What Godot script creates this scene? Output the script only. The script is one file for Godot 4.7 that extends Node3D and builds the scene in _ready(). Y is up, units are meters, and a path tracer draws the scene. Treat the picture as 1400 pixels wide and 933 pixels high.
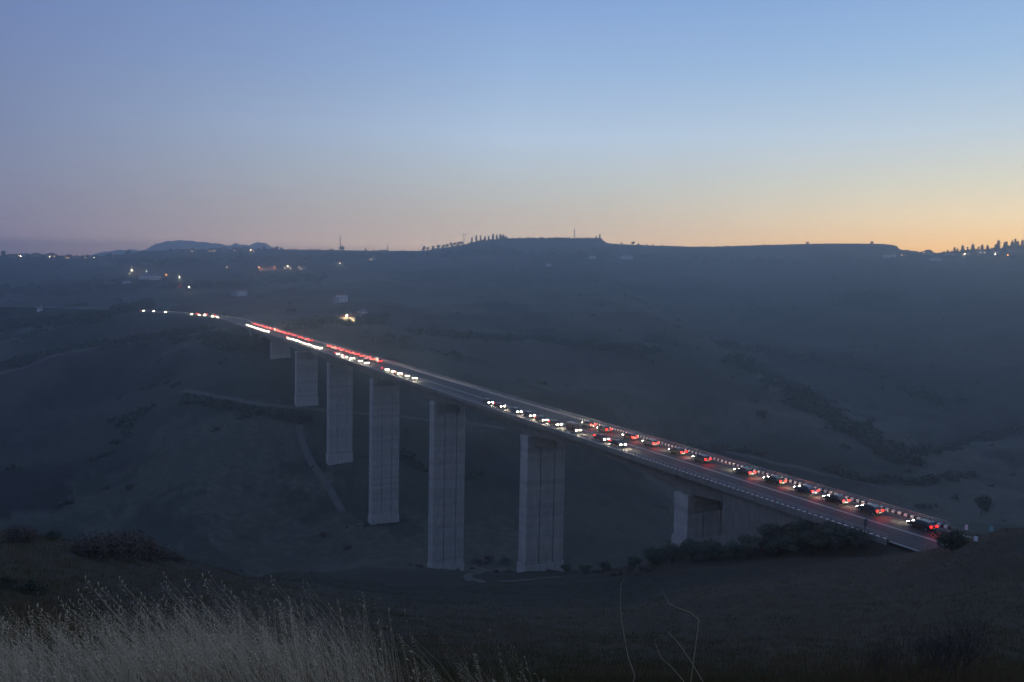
extends Node3D
# Dusk over a hill valley crossed by a long concrete viaduct. Units metres, the photographer's eye is the origin.
const FOCAL := 1200.0          # photograph pixels (1400 x 933)
const AXIS := Vector3(-0.446155543, 0.0, -0.894955435)   # direction of the straight deck
const SIDE := Vector3(0.894955435, 0.0, -0.446155543)    # across the deck, away from the eye
const OFF := 110.8             # eye to deck centre line
const ROAD_Y := -36.7
const ARC_S := 690.0
const ARC_R := 320.0
const S_NEAR := 112.0          # abutments
const S_FAR := 598.0
var cam_x: Vector3
var cam_y: Vector3
var cam_z: Vector3
var rng := RandomNumberGenerator.new()
var used := {}
var M := {}

# ---------------------------------------------------------------- naming helpers
func numbered(called: String) -> String:
	if not used.has(called):
		used[called] = 0
		return called
	used[called] += 1
	return "%s_%03d" % [called, used[called]]

func tag(o: Node, label: String, category: String, group := "", kind := "") -> Node:
	if label: o.set_meta("label", label)
	if category: o.set_meta("category", category)
	if group: o.set_meta("group", group)
	if kind: o.set_meta("kind", kind)
	return o

func thing(called: String, label: String, category: String, at := Vector3.ZERO, turn := 0.0, group := "") -> Node3D:
	var o := Node3D.new()
	o.name = numbered(called)
	add_child(o)
	o.position = at
	o.rotation.y = turn
	tag(o, label, category, group)
	return o

func put(called: String, mesh: Mesh, m: Material, parent: Node = self, at := Vector3.ZERO) -> MeshInstance3D:
	var o := MeshInstance3D.new()
	o.name = numbered(called) if parent == self else called
	o.mesh = mesh
	o.material_override = m
	o.cast_shadow = GeometryInstance3D.SHADOW_CASTING_SETTING_ON
	parent.add_child(o, true)
	o.position = at
	return o

func nth(i: int) -> String:
	var words := ["first", "second", "third", "fourth", "fifth", "sixth", "seventh", "eighth", "ninth", "tenth"]
	if i <= 10: return words[i - 1]
	var t := i % 10
	if i % 100 >= 11 and i % 100 <= 13: t = 0
	return "%d%s" % [i, ["th", "st", "nd", "rd", "th", "th", "th", "th", "th", "th"][t]]

func copy_of(o: Node3D, label := "", group := "") -> Node3D:
	var c: Node3D = o.duplicate()
	c.name = numbered(String(o.name).rstrip("0123456789_"))
	add_child(c)
	if label: c.set_meta("label", label)
	if group: c.set_meta("group", group)
	return c

# ---------------------------------------------------------------- materials
func lin(r: float, g: float, b: float) -> Color:
	return Color(r, g, b).linear_to_srgb()

func mat(c: Color, rough := 0.9, metal := 0.0) -> StandardMaterial3D:
	var m := StandardMaterial3D.new()
	m.albedo_color = c
	m.roughness = rough
	m.metallic = metal
	return m

func glow(c: Color, e: float) -> StandardMaterial3D:
	var m := mat(c, 0.4)
	m.emission_enabled = true
	m.emission = c
	m.emission_energy_multiplier = e
	return m

func noise_tex(sd: int, freq: float, lo: Color, hi: Color, size := 512, octaves := 5, stretch_v := 1) -> ImageTexture:
	var n := FastNoiseLite.new()
	n.seed = sd
	n.frequency = freq
	n.fractal_octaves = octaves
	var im := n.get_seamless_image(size, size, false, false, 0.1, true)
	var out := Image.create(size, size, true, Image.FORMAT_RGB8)
	for y in size:
		for x in size:
			var v: float = im.get_pixel(x, (y / stretch_v) % size).r
			out.set_pixel(x, y, lo.lerp(hi, v))
	out.generate_mipmaps()
	return ImageTexture.create_from_image(out)

func make_materials() -> void:
	var ground_tex := noise_tex(5, 0.02, Color(0.55, 0.55, 0.55), Color(1, 1, 1), 512, 6)
	var fine_tex := noise_tex(9, 0.05, Color(0.45, 0.47, 0.43), Color(1, 1, 0.98), 512, 5)
	var g := mat(Color.WHITE, 1.0)
	g.vertex_color_use_as_albedo = true
	g.albedo_texture = ground_tex
	g.uv1_triplanar = true
	g.uv1_world_triplanar = true
	g.uv1_scale = Vector3.ONE * 0.021
	g.detail_enabled = true
	g.detail_albedo = fine_tex
	g.detail_blend_mode = BaseMaterial3D.BLEND_MODE_MUL
	g.detail_uv_layer = BaseMaterial3D.DETAIL_UV_2
	g.uv2_triplanar = true
	g.uv2_world_triplanar = true
	g.uv2_scale = Vector3.ONE * 0.31
	M.ground = g
	# concrete: mottled, with weather streaks running down
	var ct := noise_tex(21, 0.018, lin(0.40, 0.375, 0.33), lin(0.68, 0.65, 0.59), 512, 6, 4)
	var cd := noise_tex(22, 0.06, Color(0.8, 0.8, 0.8), Color(1, 1, 1), 512, 4)
	var c := mat(Color.WHITE, 0.95)
	c.albedo_texture = ct
	c.uv1_triplanar = true
	c.uv1_world_triplanar = true
	c.uv1_scale = Vector3.ONE * 0.09
	c.detail_enabled = true
	c.detail_albedo = cd
	c.detail_blend_mode = BaseMaterial3D.BLEND_MODE_MUL
	c.uv2_triplanar = true
	c.uv2_world_triplanar = true
	c.detail_uv_layer = BaseMaterial3D.DETAIL_UV_2
	c.uv2_scale = Vector3.ONE * 0.4
	M.concrete = c
	M.old_concrete = c.duplicate()
	M.old_concrete.albedo_color = Color(0.72, 0.71, 0.69)
	M.pour = []
	for k in 4:     # each pour of concrete set to its own tone
		var cv: StandardMaterial3D = c.duplicate()
		cv.albedo_color = [Color(1, 1, 1), Color(0.96, 0.965, 0.97), Color(0.98, 0.965, 0.95), Color(0.93, 0.93, 0.925)][k]
		M.pour.append(cv)
	var a := mat(Color.WHITE, 0.75)
	a.albedo_texture = noise_tex(31, 0.03, lin(0.026, 0.026, 0.027), lin(0.05, 0.049, 0.047), 256, 5)
	a.uv1_triplanar = true
	a.uv1_world_triplanar = true
	a.uv1_scale = Vector3.ONE * 0.2
	M.asphalt = a
	M.dark_kerb = mat(lin(0.035, 0.033, 0.035), 0.8)
	M.white_kerb = mat(lin(0.76, 0.74, 0.70), 0.6)
	M.line = mat(lin(0.55, 0.55, 0.53), 0.7)
	M.steel = mat(lin(0.30, 0.31, 0.33), 0.45, 0.6)
	M.dark_steel = mat(lin(0.10, 0.10, 0.11), 0.6, 0.4)
	M.track = mat(Color.WHITE, 1.0)
	M.track.albedo_texture = noise_tex(33, 0.04, lin(0.07, 0.065, 0.055), lin(0.13, 0.12, 0.10), 256, 4)
	M.track.uv1_triplanar = true
	M.track.uv1_world_triplanar = true
	M.track.uv1_scale = Vector3.ONE * 0.1
	M.bark = mat(lin(0.07, 0.055, 0.042), 1.0)
	M.leaf_olive = leaf(lin(0.065, 0.08, 0.055))
	M.leaf_dark = leaf(lin(0.035, 0.048, 0.026))
	M.leaf_wood = leaf(lin(0.052, 0.062, 0.036))
	M.leaf_pine = leaf(lin(0.03, 0.042, 0.025))
	M.leaf_brown = leaf(lin(0.085, 0.062, 0.045))
	M.grass_dry = leaf(lin(0.49, 0.385, 0.24))
	M.grass_pale = leaf(lin(0.40, 0.315, 0.20))
	M.grass_green = leaf(lin(0.046, 0.044, 0.008))
	M.grass_brown = leaf(lin(0.088, 0.060, 0.020))
	M.tyre = mat(lin(0.02, 0.02, 0.02), 0.9)
	M.rim = mat(lin(0.4, 0.4, 0.42), 0.35, 0.8)
	M.glass = mat(lin(0.015, 0.017, 0.02), 0.08)
	M.plate = mat(lin(0.6, 0.6, 0.58), 0.5)
	M.head_lamp = glow(Color(1.0, 0.93, 0.78), 170.0)
	M.tail_lamp = glow(Color(1.0, 0.05, 0.03), 42.0)
	M.window_lit = glow(Color(1.0, 0.80, 0.52), 3.2)
	M.window_dark = mat(lin(0.02, 0.022, 0.027), 0.1)
	M.lamp_white = glow(Color(1.0, 0.9, 0.72), 115.0)
	M.lamp_orange = glow(Color(1.0, 0.62, 0.3), 60.0)
	M.wall_cream = mat(lin(0.5, 0.45, 0.38), 0.9)
	M.wall_white = mat(lin(0.7, 0.69, 0.66), 0.9)
	M.wall_ochre = mat(lin(0.4, 0.25, 0.14), 0.9)
	M.wall_grey = mat(lin(0.35, 0.35, 0.35), 0.9)
	M.roof_tile = mat(lin(0.22, 0.09, 0.055), 0.9)
	M.roof_grey = mat(lin(0.2, 0.2, 0.21), 0.8)
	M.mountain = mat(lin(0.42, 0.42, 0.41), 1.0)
	M.sign_white = mat(lin(0.7, 0.7, 0.7), 0.6)
	M.sign_green = mat(lin(0.25, 0.4, 0.38), 0.6)
	M.sign_red = mat(lin(0.5, 0.05, 0.04), 0.5)

func leaf(c: Color) -> StandardMaterial3D:
	var m := mat(c, 0.9)
	m.cull_mode = BaseMaterial3D.CULL_DISABLED
	m.backlight_enabled = true
	m.backlight = c * 0.5
	return m

# ---------------------------------------------------------------- camera geometry
func setup_camera() -> void:
	var p := deg_to_rad(4.0993)
	var r := deg_to_rad(1.1)
	var r0 := Vector3(1, 0, 0)
	var u0 := Vector3(0, cos(p), -sin(p))
	cam_z = Vector3(0, sin(p), cos(p))
	cam_x = r0 * cos(r) + u0 * sin(r)
	cam_y = u0 * cos(r) - r0 * sin(r)
	var c := Camera3D.new()
	c.name = "camera"
	c.fov = rad_to_deg(2.0 * atan(466.5 / FOCAL))
	c.near = 0.1
	c.far = 20000.0
	add_child(c)
	c.transform = Transform3D(Basis(cam_x, cam_y, cam_z), Vector3.ZERO)
	c.current = true

func ray(px: float, py: float) -> Vector3:
	return (cam_x * (px - 700.0) - cam_y * (py - 466.5) - cam_z * FOCAL).normalized()

func azimuth(d: Vector3) -> float:
	return atan2(d.x, -d.z)

func slope(d: Vector3) -> float:
	return d.y / Vector2(d.x, d.z).length()

# ---------------------------------------------------------------- sky
const SKY_E := [0.0, 2.0, 4.0, 6.0, 9.0, 13.0, 17.0, 25.0, 45.0, 90.0]
const SKY_RIGHT := [[240,166,100],[239,187,131],[232,209,172],[212,208,190],[186,201,212],[156,186,217],[137,171,215],[120,152,200],[106,132,175],[94,116,156]]
const SKY_MID := [[192,164,152],[189,171,160],[182,175,169],[178,184,186],[173,192,213],[150,177,212],[133,163,208],[118,148,196],[106,132,175],[94,116,156]]
const SKY_LEFT := [[128,124,145],[130,129,149],[131,134,154],[130,138,162],[124,138,169],[116,134,174],[109,130,176],[106,128,176],[104,126,170],[94,116,156]]
const FOG := 0.00049            # haze per metre
const HAZE_TOP := 134.0        # the haze ends with the highest ground built
const HAZE_GLOW := Color(0.10, 0.135, 0.21)

func ramp(t: Array, e: float) -> Color:
	var i := 0
	while i < SKY_E.size() - 2 and e > SKY_E[i + 1]: i += 1
	var f: float = clampf((e - SKY_E[i]) / (SKY_E[i + 1] - SKY_E[i]), 0, 1)
	var a := Color(t[i][0] / 255.0, t[i][1] / 255.0, t[i][2] / 255.0).srgb_to_linear()
	var b := Color(t[i + 1][0] / 255.0, t[i + 1][1] / 255.0, t[i + 1][2] / 255.0).srgb_to_linear()
	return a.lerp(b, f)

func setup_sky() -> void:
	var w := 720
	var h := 720
	var sunset := deg_to_rad(44.0)
	var im := Image.create(w, h, false, Image.FORMAT_RGBF)
	for y in h:
		var e := 90.0 - (y + 0.5) / h * 180.0
		var ee := maxf(e, 0.0)
		var cr := ramp(SKY_RIGHT, ee)
		var cm := ramp(SKY_MID, ee)
		var cl := ramp(SKY_LEFT, ee)
		var through := exp(-FOG * minf(HAZE_TOP / tan(deg_to_rad(maxf(ee, 1.5))), 4000.0))
		for x in w:
			var az := (x + 0.5) / w * TAU
			var d := rad_to_deg(absf(angle_difference(az, sunset)))
			var c: Color
			if d < 44.0: c = cr.lerp(cm, smoothstep(6.0, 50.0, d) / smoothstep(6.0, 50.0, 44.0))
			else: c = cm.lerp(cl, clampf((d - 44.0) / 30.0, 0, 1))
			c = c * (1.0 + 0.3 * smoothstep(80.0, 170.0, d))     # the belt of Venus brightens the sky away from the sunset
			# the horizon seen through the valley haze keeps the photograph's colour
			c = Color(maxf((c.r - HAZE_GLOW.r * (1.0 - through)) / through, 0.02), maxf((c.g - HAZE_GLOW.g * (1.0 - through)) / through, 0.02), maxf((c.b - HAZE_GLOW.b * (1.0 - through)) / through, 0.02))
			if e < 0.0: c = c.lerp(Color(0.02, 0.022, 0.026), clampf(-e / 6.0, 0, 1))
			im.set_pixel(x, y, c)
	var sky := Sky.new()
	var pm := PanoramaSkyMaterial.new()
	pm.panorama = ImageTexture.create_from_image(im)
	sky.sky_material = pm
	var env := Environment.new()
	env.background_mode = Environment.BG_SKY
	env.sky = sky
	env.background_energy_multiplier = 1.0
	env.tonemap_mode = Environment.TONE_MAPPER_LINEAR
	env.tonemap_exposure = 1.0
	env.sdfgi_enabled = true
	env.ssao_enabled = true
	env.ssil_enabled = true
	env.volumetric_fog_enabled = true
	env.volumetric_fog_density = FOG
	env.volumetric_fog_albedo = Color(0.83, 0.92, 1.0)
	env.volumetric_fog_anisotropy = 0.73
	var we := WorldEnvironment.new()
	we.name = "world_environment"
	we.environment = env
	add_child(we)
	var sun := DirectionalLight3D.new()
	sun.name = "sun"
	sun.light_energy = 0.02
	sun.light_color = Color(1.0, 0.72, 0.5)
	sun.light_angular_distance = 12.0
	sun.shadow_enabled = true
	add_child(sun)
	var towards := Vector3(sin(sunset), -0.06, -cos(sunset)) * -1.0
	sun.look_at_from_position(Vector3.ZERO, Vector3(towards.x, -0.06, towards.z), Vector3.UP)

# ---------------------------------------------------------------- terrain
# For each photograph column: distance from the eye and the picture row at which ground that far away lies (rows rising again are hidden dips).
const PROFILES := [
	[0, [[12,905],[25,850],[45,790],[65,748],[80,729],[110,745],[160,800],[240,840],[330,800],[400,735],[480,650],[580,570],[720,500],[900,455],[1150,425],[1450,398],[1800,372],[2200,350],[2600,362]]],
	[150, [[12,925],[25,880],[45,825],[65,785],[85,757],[95,750],[120,772],[170,830],[250,840],[330,790],[400,720],[480,632],[580,545],[700,478],[800,444],[880,431],[1000,426],[1250,408],[1600,383],[2000,360],[2350,350],[2800,370]]],
	[250, [[12,930],[25,890],[45,845],[70,800],[95,775],[105,768],[130,790],[180,830],[260,810],[330,745],[400,665],[470,590],[550,525],[650,470],[760,440],[830,433],[950,425],[1200,405],[1600,378],[2000,356],[2350,345],[2800,370]]],
	[380, [[12,935],[25,905],[45,865],[80,820],[130,793],[170,784],[220,792],[290,790],[350,730],[415,640],[480,555],[545,492],[620,463],[720,444],[850,427],[1050,412],[1300,395],[1700,370],[2100,348],[2350,342],[2800,370]]],
	[525, [[12,945],[25,915],[45,880],[80,840],[130,810],[190,793],[240,784],[290,770],[320,745],[352,713],[415,632],[480,556],[560,500],[650,468],[780,440],[950,420],[1200,400],[1500,378],[1900,357],[2250,342],[2800,372]]],
	[610, [[12,950],[25,920],[45,885],[80,845],[130,815],[190,795],[250,785],[290,780],[350,722],[415,655],[480,585],[560,525],[650,485],[780,452],[950,425],[1200,400],[1500,378],[1900,353],[2250,335],[2800,372]]],
	[740, [[12,955],[25,925],[45,890],[80,848],[130,815],[180,793],[229,781],[270,785],[310,770],[370,712],[430,655],[500,600],[580,545],[680,500],[800,465],[950,430],[1200,400],[1500,375],[1900,350],[2200,328],[2700,375]]],
	[850, [[12,955],[25,930],[45,893],[80,850],[120,818],[170,790],[200,778],[240,790],[300,785],[380,720],[450,665],[530,605],[620,545],[720,498],[830,455],[920,425],[1000,420],[1150,412],[1400,390],[1800,360],[2200,333],[2700,378]]],
	[945, [[12,955],[25,932],[45,895],[80,845],[120,800],[150,768],[173,747],[210,775],[280,800],[360,755],[440,700],[520,645],[610,585],[710,525],[800,482],[870,460],[960,462],[1080,452],[1300,425],[1600,388],[1900,358],[2200,334],[2700,378]]],
	[1100, [[12,955],[25,932],[45,893],[80,838],[110,795],[135,768],[150,752],[175,760],[240,800],[330,775],[430,720],[520,660],[600,610],[680,562],[740,535],[800,540],[880,545],[980,522],[1150,480],[1400,425],[1700,380],[1950,352],[2200,334],[2700,380]]],
	[1250, [[12,958],[25,935],[45,893],[75,838],[100,795],[118,771],[128,759],[150,752],[180,765],[250,800],[350,770],[450,720],[540,670],[620,630],[680,608],[740,615],[820,600],[950,555],[1150,490],[1400,430],[1700,385],[1950,358],[2150,347],[2700,385]]],
	[1400, [[12,955],[25,930],[45,885],[75,815],[95,765],[115,724],[125,720],[150,745],[220,800],[320,775],[430,735],[540,695],[650,650],[780,600],[950,540],[1150,480],[1400,425],[1700,382],[1950,352],[2100,341],[2700,385]]],
]
const RIDGE := [[-200,352],[0,350],[60,348],[100,351],[150,350],[180,346],[205,344],[250,342],[300,341],[380,341],[450,342],[525,343],[575,343],[600,340],[632,335],[660,329],[690,328],[740,327],[822,328],[833,333],[900,336],[960,337.5],[1050,335],[1150,333],[1205,333.5],[1225,336],[1231,341],[1258,345],[1285,346.5],[1310,346],[1335,343],[1400,338],[1600,336]]
const R0 := 1.0
const R1 := 3900.0
const NR := 460
var naz := 0
var az_list := PackedFloat64Array()
var HG := PackedFloat32Array()        # heights [az][r]
var rel := FastNoiseLite.new()
var rel2 := FastNoiseLite.new()

func rrow(r: float) -> float:
	return log(maxf(r, R0) / R0) / log(R1 / R0) * (NR - 1)

func rad(i: float) -> float:
	return R0 * pow(R1 / R0, i / (NR - 1))

func hermite(p0: float, p1: float, p2: float, p3: float, f: float) -> float:
	return p1 + 0.5 * f * (p2 - p0 + f * (2.0 * p0 - 5.0 * p1 + 4.0 * p2 - p3 + f * (3.0 * (p1 - p2) + p3 - p0)))

func curve_at(k: Array, x: float) -> float:     # monotone cubic through [x, y] knots
	var n := k.size()
	if x <= k[0][0]: return k[0][1]
	if x >= k[n - 1][0]: return k[n - 1][1]
	var i := 0
	while x > k[i + 1][0]: i += 1
	var h: float = k[i + 1][0] - k[i][0]
	var d: float = (k[i + 1][1] - k[i][1]) / h
	var m0 := d
	var m1 := d
	if i > 0:
		var dp: float = (k[i][1] - k[i - 1][1]) / (k[i][0] - k[i - 1][0])
		m0 = 0.0 if dp * d <= 0 else 2.0 * dp * d / (dp + d)
	if i < n - 2:
		var dn: float = (k[i + 2][1] - k[i + 1][1]) / (k[i + 2][0] - k[i + 1][0])
		m1 = 0.0 if dn * d <= 0 else 2.0 * dn * d / (dn + d)
	var t: float = (x - k[i][0]) / h
	var t2 := t * t
	var t3 := t2 * t
	return k[i][1] * (2 * t3 - 3 * t2 + 1) + h * m0 * (t3 - 2 * t2 + t) + k[i + 1][1] * (3 * t2 - 2 * t3) + h * m1 * (t3 - t2)

func path_pos(s: float, off: float, y: float) -> Vector3:
	if s <= ARC_S: return AXIS * s + SIDE * (OFF + off) + Vector3(0, y, 0)
	var th := (s - ARC_S) / ARC_R
	var c := AXIS * ARC_S + SIDE * (OFF - ARC_R)
	return c + (SIDE * cos(th) + AXIS * sin(th)) * (ARC_R + off) + Vector3(0, y, 0)

func path_dir(s: float) -> Vector3:
	if s <= ARC_S: return AXIS
	var th := (s - ARC_S) / ARC_R
	return AXIS * cos(th) - SIDE * sin(th)

func road_near(x: float, z: float) -> Vector2:     # (chainage, offset) of a point relative to the road
	var v := Vector3(x, 0, z)
	var s := v.dot(AXIS)
	var o := v.dot(SIDE) - OFF
	if s <= ARC_S: return Vector2(s, o)
	var q := v - (AXIS * ARC_S + SIDE * (OFF - ARC_R))
	var th := atan2(q.dot(AXIS), q.dot(SIDE))
	return Vector2(ARC_S + th * ARC_R, q.length() - ARC_R)

func build_heights() -> void:
	rel.seed = 41; rel.frequency = 0.006; rel.fractal_octaves = 4
	rel2.seed = 77; rel2.frequency = 0.045; rel2.fractal_octaves = 4
	# columns as slope profiles over log distance
	var cols := []
	var colaz := PackedFloat64Array()
	for p in PROFILES:
		var k := [[0.0, -1.65], [log(2.0), -1.72 / 2.0], [log(4.0), -2.2 / 4.0]]
		if p[0] < 560: k.append([log(6.5), -3.1 / 6.5])
		else: k.append([log(6.5), -3.55 / 6.5])
		for q in p[1]:
			k.append([log(q[0]), slope(ray(p[0], q[1]))])
		k.append([log(3300.0), -0.035])
		k.append([log(3900.0), -0.04])
		var out := PackedFloat32Array()
		out.resize(NR)
		for i in NR: out[i] = curve_at(k, log(rad(i)))
		cols.append(out)
		colaz.append(azimuth(ray(p[0], 560)))
	var ridge := []
	for q in RIDGE:
		var d := ray(q[0], q[1])
		ridge.append([azimuth(d), slope(d)])
	# azimuths: fine over the picture, coarse behind
	var a := -0.64
	while a < 0.64:
		az_list.append(a)
		a += 0.0021
	while a < TAU - 0.64:
		az_list.append(a)
		a += 0.05
	az_list.append(TAU - 0.64)
	naz = az_list.size()
	HG.resize(naz * NR)
	var row := PackedFloat32Array()
	row.resize(NR)
	for j in naz:
		var az: float = az_list[j]
		if az > PI: az -= TAU
		var aa := clampf(az, -0.64, 0.64)
		var c := 0
		while c < cols.size() - 2 and aa > colaz[c + 1]: c += 1
		var f := clampf((aa - colaz[c]) / (colaz[c + 1] - colaz[c]), 0, 1)
		var ca: PackedFloat32Array = cols[maxi(c - 1, 0)]
		var cb: PackedFloat32Array = cols[c]
		var cc: PackedFloat32Array = cols[c + 1]
		var cd: PackedFloat32Array = cols[mini(c + 2, cols.size() - 1)]
		var top := -9.0
		for i in NR:
			var v := hermite(ca[i], cb[i], cc[i], cd[i], f)
			row[i] = v
			if i > 380 and v > top: top = v
		var want := curve_at(ridge, aa)
		var sa := sin(az)
		var co := -cos(az)
		var back := smoothstep(0.7, 1.6, absf(az))
		for i in NR:
			var r := rad(i)
			var s := row[i] + (want - top) * smoothstep(1350.0, 1900.0, r) * (1.0 - smoothstep(2500.0, 3000.0, r))
			var h := s * r
			if back > 0.0: h = lerpf(h, -1.65 - 0.05 * r * smoothstep(3.0, 60.0, r), back)
			var x := sa * r
			var z := co * r
			var rug := smoothstep(5.0, 60.0, r) * (1.0 - smoothstep(1500.0, 2000.0, r))
			h += rel2.get_noise_2d(x, z) * lerpf(0.12, 1.1, smoothstep(10.0, 250.0, r)) * (1.0 - 0.7 * smoothstep(1500.0, 2000.0, r))
			h += rel.get_noise_2d(x, z) * 11.0 * smoothstep(330.0, 700.0, r) * rug
			# the road's bed: cut and bank where the road lies on the ground
			var ro := road_near(x, z)
			if ro.x > -250.0 and ro.x < 1150.0:
				var onbed := maxf(1.0 - smoothstep(S_NEAR - 14.0, S_NEAR + 6.0, ro.x), smoothstep(S_FAR - 12.0, S_FAR + 14.0, ro.x))
				var wide := 10.0 if ro.x < 300.0 else 26.0
				if ro.x < 300.0 and ro.y < 0: wide = 2.5
				var near := 1.0 - smoothstep(8.2, 8.2 + wide, absf(ro.y))
				if ro.x < 78.0: onbed *= smoothstep(40.0, 78.0, ro.x)
				h = lerpf(h, ROAD_Y - 0.35, onbed * near)
				# nothing of the ground may rise through the deck
				if absf(ro.y) < 10.0 and onbed < 0.999 and ro.x > 80.0: h = minf(h, ROAD_Y - 0.35 - 6.0 * (1.0 - onbed) * smoothstep(0.0, 0.2, 1.0 - onbed))
			HG[j * NR + i] = h

func grid_h(az: float, r: float) -> float:
	var a := az
	if a < -0.64: a += TAU
	var fj: float
	var j: int
	var nf := int((0.64 + 0.64) / 0.0021)
	fj = (a + 0.64) / 0.0021
	if fj < nf:
		j = int(fj)
		fj -= j
	else:
		j = clampi(int((a - az_list[nf]) / 0.05) + nf, nf, naz - 2)
		fj = clampf((a - az_list[j]) / (az_list[j + 1] - az_list[j]), 0, 1)
	var fi := clampf(rrow(r), 0, NR - 1.001)
	var i := int(fi)
	fi -= i
	var h0 := lerpf(HG[j * NR + i], HG[j * NR + i + 1], fi)
	var h1 := lerpf(HG[(j + 1) * NR + i], HG[(j + 1) * NR + i + 1], fi)
	return lerpf(h0, h1, fj)

func ground(x: float, z: float) -> float:
	return grid_h(atan2(x, -z), Vector2(x, z).length())

func hit(px: float, py: float, from_r := 3.0) -> Vector3:   # where the sight line through a pixel meets the ground
	var d := ray(px, py)
	var a := azimuth(d)
	var t := slope(d)
	var pr := from_r
	var r := from_r
	while r < 3800.0:
		if grid_h(a, r) >= t * r:
			var lo := pr
			var hi := r
			for k in 12:
				var m := (lo + hi) * 0.5
				if grid_h(a, m) >= t * m: hi = m
				else: lo = m
			return Vector3(sin(a) * hi, grid_h(a, hi), -cos(a) * hi)
		pr = r
		r *= 1.012
	return on_ground(px, 2200.0)

func on_ground(px: float, r: float) -> Vector3:    # the ground under a picture column at a known distance
	var a := azimuth(ray(px, 400))
	return Vector3(sin(a) * r, grid_h(a, r), -cos(a) * r)

func field_color(x: float, z: float, r: float, pa: FastNoiseLite, pb: FastNoiseLite, cell: FastNoiseLite) -> Color:
	# fields with outlines of their own, soil and grass patches inside them
	var v := cell.get_noise_2d(x + pb.get_noise_2d(x, z) * 40.0, z * 1.0 + pa.get_noise_2d(x, z) * 40.0)
	var n := pa.get_noise_2d(x * 1.0, z) * 0.5 + 0.5
	var n2 := pb.get_noise_2d(x * 4.0, z * 4.0) * 0.5 + 0.5
	var pal := [Color(0.030, 0.034, 0.020), Color(0.125, 0.112, 0.082), Color(0.052, 0.045, 0.036), Color(0.100, 0.105, 0.066), Color(0.215, 0.195, 0.145), Color(0.041, 0.043, 0.028)]
	var c: Color
	if r < 285.0:
		c = Color(0.038, 0.037, 0.007).lerp(Color(0.058, 0.039, 0.010), smoothstep(0.35, 0.7, n))
		var blend := smoothstep(225.0, 285.0, r)
		var cf: Color = pal[int(clampf((v * 0.5 + 0.5) * 6.0, 0, 5.99))]
		c = c.lerp(cf, blend)
	else:
		c = pal[int(clampf((v * 0.5 + 0.5) * 6.0, 0, 5.99))]
	return c * lerpf(0.62, 1.35, n2) * lerpf(0.85, 1.15, n)

func build_terrain() -> void:
	var pa := FastNoiseLite.new()
	pa.seed = 3; pa.frequency = 0.008; pa.fractal_octaves = 5
	var pb := FastNoiseLite.new()
	pb.seed = 13; pb.frequency = 0.02; pb.fractal_octaves = 5
	var cell := FastNoiseLite.new()
	cell.seed = 8
	cell.noise_type = FastNoiseLite.TYPE_CELLULAR
	cell.cellular_return_type = FastNoiseLite.RETURN_CELL_VALUE
	cell.frequency = 0.0042
	var v := PackedVector3Array()
	var c := PackedColorArray()
	var n := PackedVector3Array()
	v.resize(naz * NR)
	c.resize(naz * NR)
	n.resize(naz * NR)
	for j in naz:
		var az: float = az_list[j]
		for i in NR:
			var r := rad(i)
			var x := sin(az) * r
			var z := -cos(az) * r
			v[j * NR + i] = Vector3(x, HG[j * NR + i], z)
			var col := field_color(x, z, r, pa, pb, cell)
			c[j * NR + i] = col
	for j in naz:
		var jp := (j + 1) % (naz - 1) if j >= naz - 1 else j + 1
		var jm := j - 1 if j > 0 else naz - 2
		for i in NR:
			var du: Vector3 = v[j * NR + mini(i + 1, NR - 1)] - v[j * NR + maxi(i - 1, 0)]
			var dv: Vector3 = v[jp * NR + i] - v[jm * NR + i]
			n[j * NR + i] = dv.cross(du).normalized() * 1.0
			if n[j * NR + i].y < 0: n[j * NR + i] = -n[j * NR + i]
	var idx := PackedInt32Array()
	idx.resize((naz - 1) * (NR - 1) * 6)
	var k := 0
	for j in naz - 1:
		for i in NR - 1:
			var a := j * NR + i
			var b := a + NR
			idx[k] = a; idx[k + 1] = a + 1; idx[k + 2] = b
			idx[k + 3] = b; idx[k + 4] = a + 1; idx[k + 5] = b + 1
			k += 6
	var arr := []
	arr.resize(Mesh.ARRAY_MAX)
	arr[Mesh.ARRAY_VERTEX] = v
	arr[Mesh.ARRAY_NORMAL] = n
	arr[Mesh.ARRAY_COLOR] = c
	arr[Mesh.ARRAY_INDEX] = idx
	var m := ArrayMesh.new()
	m.add_surface_from_arrays(Mesh.PRIMITIVE_TRIANGLES, arr)
	var o := put("ground", m, M.ground)
	tag(o, "rolling dark hillsides and meadow falling into the valley", "ground", "", "structure")
	# far mountains
	var st := SurfaceTool.new()
	st.begin(Mesh.PRIMITIVE_TRIANGLES)
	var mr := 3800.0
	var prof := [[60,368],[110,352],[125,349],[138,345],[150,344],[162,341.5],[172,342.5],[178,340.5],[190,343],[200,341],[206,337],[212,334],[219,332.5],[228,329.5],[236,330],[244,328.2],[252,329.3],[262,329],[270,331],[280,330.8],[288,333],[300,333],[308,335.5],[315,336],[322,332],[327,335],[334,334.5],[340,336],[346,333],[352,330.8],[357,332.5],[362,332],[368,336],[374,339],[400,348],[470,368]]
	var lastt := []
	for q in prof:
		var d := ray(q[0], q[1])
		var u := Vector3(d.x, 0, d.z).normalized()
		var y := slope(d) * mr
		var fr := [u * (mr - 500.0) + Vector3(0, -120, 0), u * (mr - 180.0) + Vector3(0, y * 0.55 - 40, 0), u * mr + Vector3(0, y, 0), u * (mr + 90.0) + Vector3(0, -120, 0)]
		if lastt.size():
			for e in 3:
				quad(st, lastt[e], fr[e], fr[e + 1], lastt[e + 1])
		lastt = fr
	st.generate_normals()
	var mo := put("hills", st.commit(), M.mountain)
	tag(mo, "pale blue distant mountains beyond the left ridge", "mountains", "", "structure")

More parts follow.
